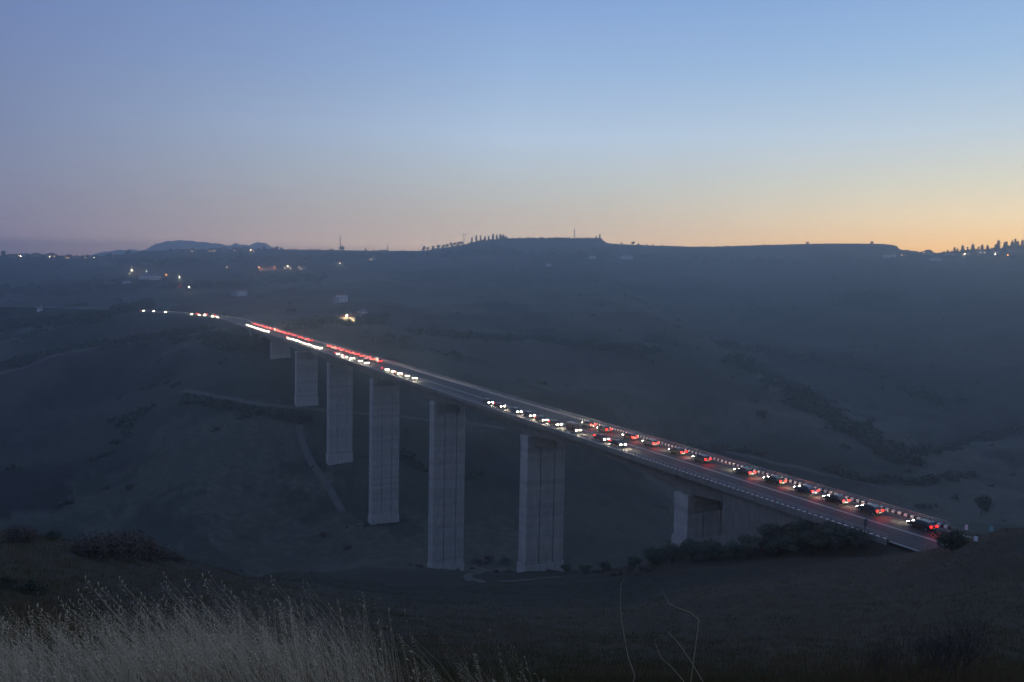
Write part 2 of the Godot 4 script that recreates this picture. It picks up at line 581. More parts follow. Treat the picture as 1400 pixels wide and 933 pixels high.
# ---------------------------------------------------------------- mesh helpers
func quad(st: SurfaceTool, a: Vector3, b: Vector3, c: Vector3, d: Vector3) -> void:
	st.add_vertex(a); st.add_vertex(b); st.add_vertex(c)
	st.add_vertex(a); st.add_vertex(c); st.add_vertex(d)

func begin() -> SurfaceTool:
	var st := SurfaceTool.new()
	st.begin(Mesh.PRIMITIVE_TRIANGLES)
	st.set_smooth_group(-1)
	return st

func finish(st: SurfaceTool) -> ArrayMesh:
	st.generate_normals()
	return st.commit()

func box(st: SurfaceTool, lo: Vector3, hi: Vector3, t := Transform3D.IDENTITY) -> void:
	var p := []
	for i in 8:
		p.append(t * Vector3(hi.x if i & 1 else lo.x, hi.y if i & 2 else lo.y, hi.z if i & 4 else lo.z))
	for f in [[0, 2, 3, 1], [4, 5, 7, 6], [0, 4, 6, 2], [1, 3, 7, 5], [2, 6, 7, 3], [0, 1, 5, 4]]:
		quad(st, p[f[0]], p[f[1]], p[f[2]], p[f[3]])

func box_mesh(lo: Vector3, hi: Vector3) -> ArrayMesh:
	var st := begin()
	box(st, lo, hi)
	return finish(st)

func tube(st: SurfaceTool, a: Vector3, b: Vector3, ra: float, rb: float, n := 6) -> void:
	var d := (b - a).normalized()
	var u := d.cross(Vector3.RIGHT if absf(d.x) < 0.8 else Vector3.UP).normalized()
	var w := d.cross(u)
	for i in n:
		var p := u * cos(TAU * i / n) + w * sin(TAU * i / n)
		var q := u * cos(TAU * (i + 1) / n) + w * sin(TAU * (i + 1) / n)
		quad(st, a + p * ra, a + q * ra, b + q * rb, b + p * rb)
		st.add_vertex(a); st.add_vertex(a + q * ra); st.add_vertex(a + p * ra)
		st.add_vertex(b); st.add_vertex(b + p * rb); st.add_vertex(b + q * rb)

func sweep(prof: Array, s0: float, s1: float, ds: float, closed := true) -> ArrayMesh:   # a cross-section [offset, y] carried along the road
	var st := begin()
	var n := maxi(1, int(ceil((s1 - s0) / ds)))
	var m := prof.size()
	var last := []
	for i in n + 1:
		var s := lerpf(s0, s1, float(i) / n)
		var cur := []
		for q in prof: cur.append(path_pos(s, q[0], q[1]))
		if last.size():
			for e in (m if closed else m - 1):
				quad(st, last[e], last[(e + 1) % m], cur[(e + 1) % m], cur[e])
		last = cur
	if closed:
		for end in 2:
			var s := s0 if end == 0 else s1
			for e in range(1, m - 1):
				st.add_vertex(path_pos(s, prof[0][0], prof[0][1]))
				st.add_vertex(path_pos(s, prof[e + (1 - end)][0], prof[e + (1 - end)][1]))
				st.add_vertex(path_pos(s, prof[e + end][0], prof[e + end][1]))
	return finish(st)

func rect(o0: float, o1: float, y0: float, y1: float) -> Array:
	return [[o0, y0], [o0, y1], [o1, y1], [o1, y0]]

func drape(called: String, pix: Array, width: float, m: Material, lift: float, from_r := 3.0) -> MeshInstance3D:
	var cv := Curve3D.new()
	for q in pix:
		var p := hit(q[0], q[1], q[2] if q.size() > 2 else from_r)
		cv.add_point(p)
	for i in cv.point_count:
		var a := cv.get_point_position(maxi(i - 1, 0))
		var b := cv.get_point_position(mini(i + 1, cv.point_count - 1))
		var t := (b - a) * 0.16
		cv.set_point_in(i, -t)
		cv.set_point_out(i, t)
	var st := begin()
	var L := cv.get_baked_length()
	var n := clampi(int(L / 3.0), 6, 260)
	var last := []
	for i in n + 1:
		var p := cv.sample_baked(L * i / n)
		var q := cv.sample_baked(minf(L * i / n + 0.5, L))
		var p0 := cv.sample_baked(maxf(L * i / n - 0.5, 0))
		var d := (q - p0)
		var u := Vector3(-d.z, 0, d.x).normalized()
		var cur := []
		for k in 5:
			var w := p + u * width * (k / 4.0 - 0.5)
			cur.append(Vector3(w.x, ground(w.x, w.z) + lift, w.z))
		if last.size():
			for k in 4: quad(st, last[k], last[k + 1], cur[k + 1], cur[k])
		last = cur
	return put(called, finish(st), m)

# ---------------------------------------------------------------- viaduct
const PIERS := [533.6, 467.2, 400.7, 334.3, 267.9, 201.5, 135.0]
const PIER_BASE := [-51.7, -67.6, -86.0, -98.8, -98.3, -77.7, -52.0]
const PW := 5.6
const PL := 2.1

func pier_section(grow: float, deep := 0.3) -> PackedVector2Array:   # plan: u across the deck, v along it, recessed panels on both ends
	var w := PW + grow
	var l := PL + grow
	var k := l - deep
	var pts := []
	pts.append(Vector2(-w, -l))
	if deep > 0.5:
		var a := -PW + 1.7
		var b := PW - 2.2
		pts.append(Vector2(a, -l)); pts.append(Vector2(a + 0.12, -k))
		pts.append(Vector2(b - 0.12, -k)); pts.append(Vector2(b, -l))
	else:
		for g in [-1.7, 2.5]:
			pts.append(Vector2(g - 0.17, -l)); pts.append(Vector2(g - 0.13, -k))
			pts.append(Vector2(g + 0.13, -k)); pts.append(Vector2(g + 0.17, -l))
	pts.append(Vector2(w, -l))
	var n := pts.size()
	for i in n: pts.append(Vector2(-pts[i].x, -pts[i].y))
	return PackedVector2Array(pts)

func extrude(st: SurfaceTool, poly: PackedVector2Array, y0: float, y1: float) -> void:   # plan (u, v) upright; u along local x, v along local -z
	var n := poly.size()
	for i in n:
		var a := poly[i]
		var b := poly[(i + 1) % n]
		quad(st, Vector3(a.x, y0, -a.y), Vector3(a.x, y1, -a.y), Vector3(b.x, y1, -b.y), Vector3(b.x, y0, -b.y))
	var tri := Geometry2D.triangulate_polygon(poly)
	for i in range(0, tri.size(), 3):
		for y in [y0, y1]:
			for e in 3:
				var q: Vector2 = poly[tri[i + e]]
				st.add_vertex(Vector3(q.x, y, -q.y))

func girder_depth(s: float) -> float:
	var best := 1e9
	for p in PIERS: best = minf(best, absf(s - p))
	var f := clampf(best / 33.2, 0, 1)
	return lerpf(4.3, 2.5, 1.0 - pow(1.0 - f, 1.8))

func build_viaduct() -> void:
	var turn := atan2(-SIDE.z, SIDE.x)
	var v := thing("viaduct", "long grey concrete viaduct on tall slab piers crossing the valley", "bridge")
	var sec := pier_section(0.0)
	var inner := pier_section(-0.1)
	var st := begin()
	extrude(st, inner, 0.0, 0.16)
	extrude(st, sec, 0.16, 1.25)
	var lift_mesh := finish(st)
	st = begin()
	extrude(st, pier_section(-0.07, 1.2), 0.0, 0.1)
	extrude(st, pier_section(0.0, 1.2), 0.1, 1.25)
	var niche_mesh := finish(st)
	st = begin()
	box(st, Vector3(-PW - 0.08, -1.15, -PL - 0.12), Vector3(PW + 0.08, 0.0, PL + 0.12))
	var cap_mesh := finish(st)
	st = begin()
	var pl := PackedVector2Array([Vector2(-PW - 0.25, -PL - 0.25), Vector2(PW + 0.25, -PL - 0.25), Vector2(PW + 0.25, PL + 0.25), Vector2(-PW - 0.25, PL + 0.25)])
	extrude(st, pl, -6.0, 2.4)
	var plinth_mesh := finish(st)
	for i in PIERS.size():
		var top := ROAD_Y - 4.3
		var base := path_pos(PIERS[i], -0.6, 0.0)
		var gy := ground(base.x, base.z)
		var foot: float = minf(PIER_BASE[i], gy + 1.5)
		var pier := Node3D.new()
		pier.name = "pier"
		v.add_child(pier, true)
		pier.position = Vector3(base.x, foot, base.z)
		pier.rotation.y = turn
		var y: float = 2.4
		var end := top - foot - 1.15
		while y < end - 0.05:
			var l := put("lift", niche_mesh if y > end - 2.6 else lift_mesh, M.pour[rng.randi() % 4], pier, Vector3(0, y, 0))
			var hh := minf(1.25, end - y)
			l.scale.y = hh / 1.25
			y += hh
		put("cap", cap_mesh, M.concrete, pier, Vector3(0, top - foot, 0))
		put("plinth", plinth_mesh, M.concrete, pier)
	# haunched box girder, one part for each span
	var ends := [S_NEAR]
	for i in range(PIERS.size() - 1, -1, -1): ends.append(PIERS[i])
	ends.append(S_FAR)
	for i in ends.size() - 1:
		var g := begin()
		var last := []
		var n := 22
		for k in n + 1:
			var s: float = lerpf(ends[i] + 0.02, ends[i + 1] - 0.02, float(k) / n)
			var d := girder_depth(s)
			var cur := []
			for q in [[-6.1, -0.55], [-5.5, -0.95], [-5.35, -d], [5.35, -d], [5.5, -0.95], [6.1, -0.55]]:
				cur.append(path_pos(s, q[0], ROAD_Y + q[1]))
			if last.size():
				for e in 6: quad(g, last[e], last[(e + 1) % 6], cur[(e + 1) % 6], cur[e])
			last = cur
		put("girder_span", finish(g), M.old_concrete, v)
	for i in ends.size() - 1:
		put("deck_slab", sweep([[-7.5, -0.45 + ROAD_Y], [-7.5, -0.03 + ROAD_Y], [7.5, -0.03 + ROAD_Y], [7.5, -0.45 + ROAD_Y], [6.1, -0.54 + ROAD_Y], [-6.1, -0.54 + ROAD_Y]], ends[i] + 0.01, ends[i + 1] - 0.01, 40.0), M.old_concrete, v)
	# abutments with wing walls
	for e in [[88.0, S_NEAR + 10.0, 14.0], [S_FAR - 4.0, S_FAR + 14.0, 10.0]]:
		put("abutment", sweep(rect(-6.9, 6.9, ROAD_Y - 0.56 - e[2], ROAD_Y - 0.56), e[0], e[1], 30.0), M.old_concrete, v)
	# drain pipes under the edge of the deck
	var pm := begin()
	tube(pm, Vector3(0, -1.4, 0), Vector3(0, 0, 0), 0.09, 0.09, 6)
	var pipe := finish(pm)
	for s in range(120, 600, 16):
		put("drain_pipe", pipe, M.dark_steel, v, path_pos(s, -6.8, ROAD_Y - 0.5))
	# parapet kerbs with white painted blocks, and railings
	build_parapet(7.05, 7.4, "far", 87.0)
	build_parapet(-7.4, -7.05, "near", 86.0)

func build_parapet(o0: float, o1: float, which: String, s_begin: float) -> void:
	var label := "dark concrete kerb with white painted blocks and railing beside the outbound lane" if which == "far" else "dark concrete kerb with white painted blocks and railing beside the oncoming lane"
	var t := thing("parapet", label, "parapet", path_pos(s_begin, (o0 + o1) / 2, ROAD_Y))
	var inv := t.transform.affine_inverse()
	var s := s_begin
	while s < ARC_S + 10:
		var e := minf(s + 60.0, ARC_S + 10)
		var k := put("kerb", sweep(rect(o0, o1, ROAD_Y - 0.02, ROAD_Y + 0.48), s, e - 0.02, 60.0), M.dark_kerb, t)
		k.transform = inv
		s = e
	var st := begin()
	box(st, Vector3(o0 - 0.012, 0.03, -0.3) , Vector3(o1 + 0.012, 0.492, 0.3))
	var block := finish(st)
	var turn := atan2(-SIDE.z, SIDE.x)
	var rest := begin()
	var count := 0
	s = s_begin + 0.6
	while s < ARC_S:
		if count < 290:
			var b := put("kerb_block", block, M.white_kerb, t)
			b.transform = inv * Transform3D(Basis(Vector3.UP, turn), path_pos(s, 0, ROAD_Y))
		else:
			box(rest, Vector3(o0 - 0.012, 0.03, -0.3), Vector3(o1 + 0.012, 0.492, 0.3), Transform3D(Basis(Vector3.UP, turn), path_pos(s, 0, ROAD_Y)))
		count += 1
		s += 1.2
	var ro := put("kerb_blocks_beyond", finish(rest), M.white_kerb, t)
	ro.transform = inv
	ro.set_meta("kind", "stuff")
	if which == "near":
		s = s_begin
		while s < ARC_S + 10:
			var e := minf(s + 60.0, ARC_S + 10)
			var k := put("outer_wall", sweep(rect(-7.55, -7.415, ROAD_Y - 0.6, ROAD_Y + 0.50), s, e - 0.02, 60.0), M.old_concrete, t)
			k.transform = inv
			s = e
	# railing
	var oc := (o0 + o1) / 2
	var pst := begin()
	box(pst, Vector3(-0.05, 0.48, -0.04), Vector3(0.05, 1.12, 0.04))
	var post := finish(pst)
	s = s_begin + 1.0
	while s < ARC_S + 8:
		var p := put("post", post, M.dark_steel, t)
		p.transform = inv * Transform3D(Basis(Vector3.UP, turn), path_pos(s, oc, ROAD_Y))
		s += 2.4
	for y in [0.78, 1.08]:
		s = s_begin
		while s < ARC_S + 8:
			var e := minf(s + 60.0, ARC_S + 8)
			var k := put("rail", sweep(rect(oc - 0.045, oc + 0.045, ROAD_Y + y, ROAD_Y + y + 0.08), s, e - 0.02, 20.0), M.steel, t)
			k.transform = inv
			s = e

func build_road() -> void:
	var r := put("road", sweep([[-7.0, ROAD_Y - 0.02], [-7.0, ROAD_Y], [7.0, ROAD_Y], [7.0, ROAD_Y - 0.02]], -40.0, 1050.0, 6.0), M.asphalt)
	tag(r, "dark asphalt road running over the viaduct and round the hill", "road", "", "structure")
	for o in [-6.45, 6.45]:
		put("edge_line", sweep(rect(o - 0.08, o + 0.08, ROAD_Y + 0.003, ROAD_Y + 0.006), 40.0, 1000.0, 8.0), M.line, r)
	for o in [-0.16, 0.16]:
		put("centre_line", sweep(rect(o - 0.07, o + 0.07, ROAD_Y + 0.003, ROAD_Y + 0.006), 40.0, 1000.0, 8.0), M.line, r)
	# steel guardrails on the ground beyond the viaduct
	for o in [-7.6, 7.6]:
		var side := "inner" if o < 0 else "outer"
		var g := thing("guardrail", "grey steel guardrail on the %s side of the road bend past the viaduct" % side, "guardrail", path_pos(710.0, o, ROAD_Y))
		var inv := g.transform.affine_inverse()
		var s := 702.0
		while s < 1000.0:
			var k := put("beam", sweep(rect(o - 0.05, o + 0.05, ROAD_Y + 0.42, ROAD_Y + 0.74), s, s + 23.9, 4.0), M.steel, g)
			k.transform = inv
			s += 24.0
		s = 703.0
		var pm := box_mesh(Vector3(-0.06, -0.8, -0.06), Vector3(0.06, 0.7, 0.06))
		while s < 1000.0:
			var k := put("post", pm, M.dark_steel, g)
			k.transform = inv * Transform3D(Basis.IDENTITY, path_pos(s, o + signf(o) * 0.13, ROAD_Y))
			s += 4.0

# ---------------------------------------------------------------- cars
const PAINTS := [["dark grey", 0.05, 0.05, 0.055], ["black", 0.015, 0.015, 0.017], ["grey", 0.14, 0.14, 0.145], ["dark blue", 0.02, 0.03, 0.07], ["dark green", 0.02, 0.04, 0.028], ["dark red", 0.10, 0.013, 0.013]]

func profile_part(st: SurfaceTool, prof: Array) -> void:     # side outline [z, y, half width], closed; front is -z
	var n := prof.size()
	var poly := PackedVector2Array()
	for q in prof: poly.append(Vector2(q[0], q[1]))
	var tri := Geometry2D.triangulate_polygon(poly)
	for i in n:
		var a: Array = prof[i]
		var b: Array = prof[(i + 1) % n]
		quad(st, Vector3(-a[2], a[1], a[0]), Vector3(a[2], a[1], a[0]), Vector3(b[2], b[1], b[0]), Vector3(-b[2], b[1], b[0]))
	for sd in [-1.0, 1.0]:
		for i in range(0, tri.size(), 3):
			for e in 3:
				var q: Array = prof[tri[i + e]]
				st.add_vertex(Vector3(q[2] * sd, q[1], q[0]))

func panel(called: String, pts: Array, m: Material, parent: Node) -> void:
	var st := begin()
	quad(st, pts[0], pts[1], pts[2], pts[3])
	put(called, finish(st), m, parent)

var car_meshes := {}
func make_car(kind: String, paint: Array, tail: bool, detail: bool) -> Node3D:
	var root := Node3D.new()
	root.name = kind
	var hb := 1.12 if kind == "hatchback" else (1.0 if kind == "sedan_car" else 1.3)
	var roof := 1.48 if kind == "hatchback" else (1.43 if kind == "sedan_car" else 2.15)
	if not car_meshes.has(kind):
		var st := begin()
		var tail_z := 2.0 if kind == "hatchback" else 2.25
		var nose := -2.05 if kind != "delivery_van" else -2.3
		profile_part(st, [[nose, 0.32, 0.72], [nose - 0.06, 0.55, 0.76], [nose + 0.08, 0.74, 0.78], [nose + 1.0, 0.93, 0.84], [tail_z - 0.1, hb - 0.1, 0.82], [tail_z, 0.8, 0.8], [tail_z + 0.05, 0.5, 0.8], [tail_z - 0.05, 0.3, 0.78]])
		var body := finish(st)
		st = begin()
		if kind == "hatchback":
			profile_part(st, [[-1.05, 0.9, 0.8], [-0.35, roof - 0.04, 0.62], [0.4, roof, 0.62], [1.45, roof - 0.08, 0.6], [1.9, 0.98, 0.76]])
		elif kind == "sedan_car":
			profile_part(st, [[-1.0, 0.9, 0.8], [-0.25, roof - 0.03, 0.6], [0.4, roof, 0.6], [0.95, roof - 0.06, 0.6], [1.7, 0.88, 0.74]])
		else:
			profile_part(st, [[-1.5, 0.95, 0.84], [-0.95, roof - 0.1, 0.74], [-0.5, roof, 0.74], [2.15, roof, 0.74], [2.25, 0.9, 0.84]])
		var cabin := finish(st)
		var wm := CylinderMesh.new()
		wm.top_radius = 0.31; wm.bottom_radius = 0.31; wm.height = 0.2; wm.radial_segments = 14; wm.rings = 1
		var rm := CylinderMesh.new()
		rm.top_radius = 0.19; rm.bottom_radius = 0.19; rm.height = 0.215; rm.radial_segments = 10; rm.rings = 1
		var hl := begin()
		for i in 3:
			pass
		box(hl, Vector3(-0.17, -0.07, -0.05), Vector3(0.17, 0.07, 0.05))
		var tl := begin()
		box(tl, Vector3(-0.14, -0.09, -0.04), Vector3(0.14, 0.09, 0.04))
		car_meshes[kind] = {"body": body, "cabin": cabin, "wheel": wm, "rim": rm, "head": finish(hl), "tail": finish(tl), "tail_z": tail_z, "nose": nose}
	var k: Dictionary = car_meshes[kind]
	var pm := mat(lin(paint[1], paint[2], paint[3]), 0.3, 0.2)
	pm.clearcoat_enabled = true
	put("body", k.body, pm, root)
	put("cabin", k.cabin, pm, root)
	if detail:
		var w0 := 0.76
		var w1 := 0.6
		if kind == "delivery_van":
			w1 = 0.7
			panel("windscreen", [Vector3(-0.76, 1.05, -1.48), Vector3(0.76, 1.05, -1.48), Vector3(0.68, roof - 0.2, -1.015), Vector3(-0.68, roof - 0.2, -1.015)], M.glass, root)
			for sd in [-1.0, 1.0]:
				panel("side_window", [Vector3(sd * 0.835, 1.1, -1.2), Vector3(sd * 0.835, 1.1, -0.4), Vector3(sd * 0.77, roof - 0.25, -0.4), Vector3(sd * 0.77, roof - 0.25, -0.85)], M.glass, root)
			panel("rear_window", [Vector3(-0.6, 1.3, 2.235), Vector3(0.6, 1.3, 2.235), Vector3(0.6, roof - 0.25, 2.18), Vector3(-0.6, roof - 0.25, 2.18)], M.glass, root)
		else:
			var fz := -1.05 if kind == "hatchback" else -1.0
			var ft := -0.35 if kind == "hatchback" else -0.25
			var rb := 1.9 if kind == "hatchback" else 1.7
			var rt := 1.45 if kind == "hatchback" else 0.95
			var ry := 1.03 if kind == "hatchback" else 0.93
			panel("windscreen", [Vector3(-w0, 0.97, fz + 0.02), Vector3(w0, 0.97, fz + 0.02), Vector3(w1 - 0.03, roof - 0.09, ft - 0.03), Vector3(-w1 + 0.03, roof - 0.09, ft - 0.03)], M.glass, root)
			panel("rear_window", [Vector3(-0.66, ry, rb + 0.012), Vector3(0.66, ry, rb + 0.012), Vector3(w1 - 0.05, roof - 0.13, rt + 0.045), Vector3(-w1 + 0.05, roof - 0.13, rt + 0.045)], M.glass, root)
			for sd in [-1.0, 1.0]:
				panel("side_window", [Vector3(sd * 0.795, 0.98, fz + 0.2), Vector3(sd * 0.79, 0.98, 0.35), Vector3(sd * 0.648, roof - 0.1, 0.35), Vector3(sd * 0.648, roof - 0.1, ft + 0.04)], M.glass, root)
				panel("side_window", [Vector3(sd * 0.79, 0.98, 0.45), Vector3(sd * 0.775, 1.0, rb - 0.3), Vector3(sd * 0.642, roof - 0.14, rt - 0.1), Vector3(sd * 0.648, roof - 0.1, 0.45)], M.glass, root)
		for sd in [-1.0, 1.0]:
			for z in [-1.25, 1.3]:
				var w := put("wheel", k.wheel, M.tyre, root, Vector3(sd * 0.74, 0.31, z))
				w.rotation.z = PI / 2
				put("rim", k.rim, M.rim, w)
		put("number_plate", box_mesh(Vector3(-0.26, 0.45, k.nose - 0.09), Vector3(0.26, 0.56, k.nose - 0.05)), M.plate, root)
		put("number_plate", box_mesh(Vector3(-0.26, 0.5, k.tail_z + 0.03), Vector3(0.26, 0.61, k.tail_z + 0.07)), M.plate, root)
	for sd in [-1.0, 1.0]:
		put("headlight", k.head, M.head_lamp, root, Vector3(sd * 0.56, 0.66, k.nose - 0.0))
		put("tail_light", k.tail, M.tail_lamp, root, Vector3(sd * 0.62, 0.86, k.tail_z + 0.02))
	if true:
		for sd in [-1.0, 1.0]:
			var sp := SpotLight3D.new()
			sp.name = "headlight_beam"
			root.add_child(sp, true)
			sp.position = Vector3(sd * 0.56, 0.66, k.nose - 0.12)
			sp.rotation_degrees.x = -3.0
			sp.spot_angle = 38.0
			sp.spot_range = 80.0
			sp.spot_attenuation = 2.0
			sp.light_energy = HEAD_E
			sp.light_color = Color(1.0, 0.92, 0.78)
			sp.light_size = 0.12
			sp.shadow_enabled = true
	if tail:
		for sd in [-1.0, 1.0]:
			var ol := SpotLight3D.new()
			ol.name = "tail_light_glow"
			root.add_child(ol, true)
			ol.position = Vector3(sd * 0.62, 0.86, k.tail_z + 0.09)
			ol.rotation_degrees = Vector3(-4.0, 180.0, 0)
			ol.spot_angle = 80.0
			ol.spot_range = 30.0
			ol.spot_attenuation = 2.0
			ol.light_energy = TAIL_E
			ol.light_color = Color(1.0, 0.06, 0.04)
			ol.light_size = 0.12
			ol.shadow_enabled = true
	return root
const HEAD_E := 28.0
const TAIL_E := 1.5

func s_at(px: float, off: float, y: float) -> float:   # chainage on the road seen in a picture column
	var lo := 30.0
	var hi := 1000.0
	for i in 40:
		var m := (lo + hi) * 0.5
		var p := path_pos(m, off, y)
		var x := 700.0 + FOCAL * p.dot(cam_x) / -p.dot(cam_z)
		if x > px: lo = m
		else: hi = m
	return lo

func build_cars() -> void:
	rng.seed = 505
	var proto := {}
	var kinds := ["hatchback", "sedan_car", "hatchback", "sedan_car", "hatchback", "sedan_car", "hatchback", "sedan_car", "delivery_van"]
	var kind_word := {"hatchback": "hatchback", "sedan_car": "sedan", "delivery_van": "delivery van"}
	var runs := [  # [offset, oncoming, picture columns, gap in metres]
		[-3.5, true, 845, 662, 7.4], [-3.5, true, 564, 518, 7.4], [-3.5, true, 499, 459, 7.4], [-3.5, true, 436, 393, 7.8], [-3.5, true, 365, 335, 8.6], [-3.5, true, 296, 252, 11.0], [-3.5, true, 224, 208, 12.0], [-3.5, true, 194, 182, 14.0],
		[3.7, false, 1262, 990, 7.4], [3.7, false, 960, 805, 7.4], [3.7, false, 517, 447, 8.2], [3.7, false, 424, 344, 9.0], [3.7, false, 292, 250, 16.0],
	]
	var order := {true: 0, false: 0}
	for rn in runs:
		var s: float = s_at(rn[2], rn[0], ROAD_Y + 0.7)
		var e: float = s_at(rn[3], rn[0], ROAD_Y + 0.7)
		while s <= e + 0.5:
			var kd: String = kinds[rng.randi() % kinds.size()]
			var pi := rng.randi() % PAINTS.size()
			if rng.randf() < 0.5: pi = rng.randi() % 2
			var detail := s < 460.0
			var key := "%s %d %s %s" % [kd, pi, rn[1], detail]
			if not proto.has(key): proto[key] = make_car(kd, PAINTS[pi], not rn[1], detail)
			var c: Node3D = proto[key].duplicate()
			c.name = numbered(kd)
			add_child(c)
			var d := path_dir(s)
			if rn[1]: d = -d
			c.basis = Basis.looking_at(d, Vector3.UP)
			c.position = path_pos(s, rn[0] + rng.randf_range(-0.2, 0.2), ROAD_Y + 0.007)
			order[rn[1]] += 1
			var lights := "with headlights" if rn[1] else "with tail lights"
			var lane := "oncoming" if rn[1] else "outbound"
			tag(c, "%s %s, %s %s vehicle %s counted from the viaduct's meadow end" % [PAINTS[pi][0], kind_word[kd], nth(order[rn[1]]), lane, lights], "car" if kd != "delivery_van" else "van", "%s traffic on the viaduct road" % lane)
			s += rn[4] * (rng.randf_range(0.92, 1.1) if rng.randf() < 0.8 else rng.randf_range(1.2, 1.7)) + (0.7 if kd == "delivery_van" else 0.0)
	for k in proto: proto[k].free()

# ---------------------------------------------------------------- plants
func crown_mesh(sd: int, n: int, size: Vector3, leaf_size: float, lobes: int, hollow := 0.35) -> ArrayMesh:   # leaf clumps spread through uneven lobes
	var g := RandomNumberGenerator.new()
	g.seed = sd
	var st := begin()
	var cs := []
	for i in lobes:
		var a := g.randf() * TAU
		var rr := sqrt(g.randf()) * 0.62
		cs.append([Vector3(cos(a) * rr, g.randf_range(-0.5, 0.62) * (1.0 - rr * 0.5), sin(a) * rr), g.randf_range(0.26, 0.5)])
	for i in n:
		var l: Array = cs[g.randi() % lobes]
		var d := Vector3(g.randfn(), g.randfn(), g.randfn()).normalized()
		var p: Vector3 = l[0] + d * l[1] * lerpf(hollow, 1.0, pow(g.randf(), 0.5)) * g.randf_range(0.75, 1.12)
		p *= size
		var u := Vector3(g.randfn(), g.randfn(), g.randfn()).normalized()
		var w := u.cross(d + Vector3(0.01, 0.2, 0)).normalized()
		var s := leaf_size * g.randf_range(0.5, 1.3)
		st.add_vertex(p - u * s)
		st.add_vertex(p + w * s * 0.55)
		st.add_vertex(p + u * s)
		st.add_vertex(p + w * s * -0.5)
		st.add_vertex(p - u * s)
		st.add_vertex(p + u * s)
	return finish(st)

func branches(st: SurfaceTool, g: RandomNumberGenerator, a: Vector3, d: Vector3, len: float, r: float, depth: int) -> void:
	var b := a + d * len
	tube(st, a, b, r, r * 0.65, 4 if depth < 3 else 5)
	if depth == 0: return
	var n := 4 if depth > 2 else 3
	for i in n:
		var nd := (d + Vector3(g.randf_range(-1, 1), g.randf_range(-0.15, 0.95), g.randf_range(-1, 1)) * 0.9).normalized()
		branches(st, g, a.lerp(b, g.randf_range(0.45, 1.0)), nd, len * g.randf_range(0.62, 0.9), r * 0.66, depth - 1)

func trunk_mesh(sd: int, h: float, r: float, limbs := 4) -> ArrayMesh:
	var g := RandomNumberGenerator.new()
	g.seed = sd
	var st := begin()
	var p := Vector3(0, -0.4, 0)
	var q := Vector3(g.randf_range(-0.1, 0.1), 0.45, g.randf_range(-0.1, 0.1)) * h
	tube(st, p, q, r, r * 0.7, 7)
	for i in limbs:
		var a := TAU * i / limbs + g.randf()
		tube(st, q, q + Vector3(cos(a) * 0.5, g.randf_range(0.5, 0.9), sin(a) * 0.5) * h * 0.5, r * 0.6, r * 0.15, 5)
	return finish(st)

func pine_mesh(sd: int, h: float, w: float, n: int, leaf_size: float, lo := 0.3) -> ArrayMesh:
	var g := RandomNumberGenerator.new()
	g.seed = sd
	var st := begin()
	var whorls := 9
	for k in whorls:
		var f := lo + (1.0 - lo) * k / (whorls - 1.0)
		var wr := w * (1.0 - pow((f - lo) / (1.0 - lo), 1.4) * 0.85) * g.randf_range(0.7, 1.1)
		for b in 6:
			var a := g.randf() * TAU
			var rr := wr * g.randf_range(0.55, 1.0)
			for i in n / whorls / 6:
				var t := g.randf_range(0.25, 1.0)
				var p := Vector3(cos(a) * rr * t, h * f + rr * t * 0.15 + g.randfn() * 0.18, sin(a) * rr * t) + Vector3(g.randfn(), g.randfn() * 0.5, g.randfn()) * 0.3
				var u := Vector3(g.randfn(), g.randfn() * 0.6, g.randfn()).normalized() * leaf_size
				var v := Vector3(g.randfn(), g.randfn(), g.randfn()).normalized() * leaf_size * 0.5
				st.add_vertex(p - u); st.add_vertex(p + v); st.add_vertex(p + u)
	return finish(st)

func tree(called: String, label: String, group: String, at: Vector3, crown: Mesh, cm: Material, trunk: Mesh, cy: float, sc: float, turn: float, squash := 1.0, category := "tree") -> Node3D:
	var t := thing(called, label, category, at, turn, group)
	put("trunk", trunk, M.bark, t)
	put("crown", crown, cm, t, Vector3(0, cy, 0))
	t.scale = Vector3(sc, sc * squash, sc)
	return t

func scatter(called: String, label: String, mesh: Mesh, m: Material, spots: Array) -> void:   # spots: [position, scale]
	var mm := MultiMesh.new()
	mm.transform_format = MultiMesh.TRANSFORM_3D
	mm.mesh = mesh
	mm.instance_count = spots.size()
	for i in spots.size():
		var s: float = spots[i][1]
		var tilt: Vector3 = spots[i][2] if spots[i].size() > 2 else Vector3.UP
		var b := Basis(Vector3.UP, rng.randf() * TAU)
		if tilt != Vector3.UP: b = Basis(Quaternion(Vector3.UP, tilt.normalized())) * b
		mm.set_instance_transform(i, Transform3D(b.scaled(Vector3(s, s, s)), spots[i][0]))
	var o := MultiMeshInstance3D.new()
	o.name = numbered(called)
	o.multimesh = mm
	o.material_override = m
	add_child(o)
	tag(o, label, called.replace("_", " "), "", "stuff")

func band(pix: Array, spread_px: float, n: int, sc0: float, sc1: float, from_r: float) -> Array:
	var out := []
	for i in n:
		var f := rng.randf() * (pix.size() - 1)
		var k := int(f)
		var x := lerpf(pix[k][0], pix[k + 1][0], f - k) + rng.randfn() * spread_px * 1.5
		var y := lerpf(pix[k][1], pix[k + 1][1], f - k) + rng.randfn() * spread_px * 0.5
		var p := hit(x, y, from_r)
		out.append([p + Vector3(0, -0.3, 0), rng.randf_range(sc0, sc1)])
	return out

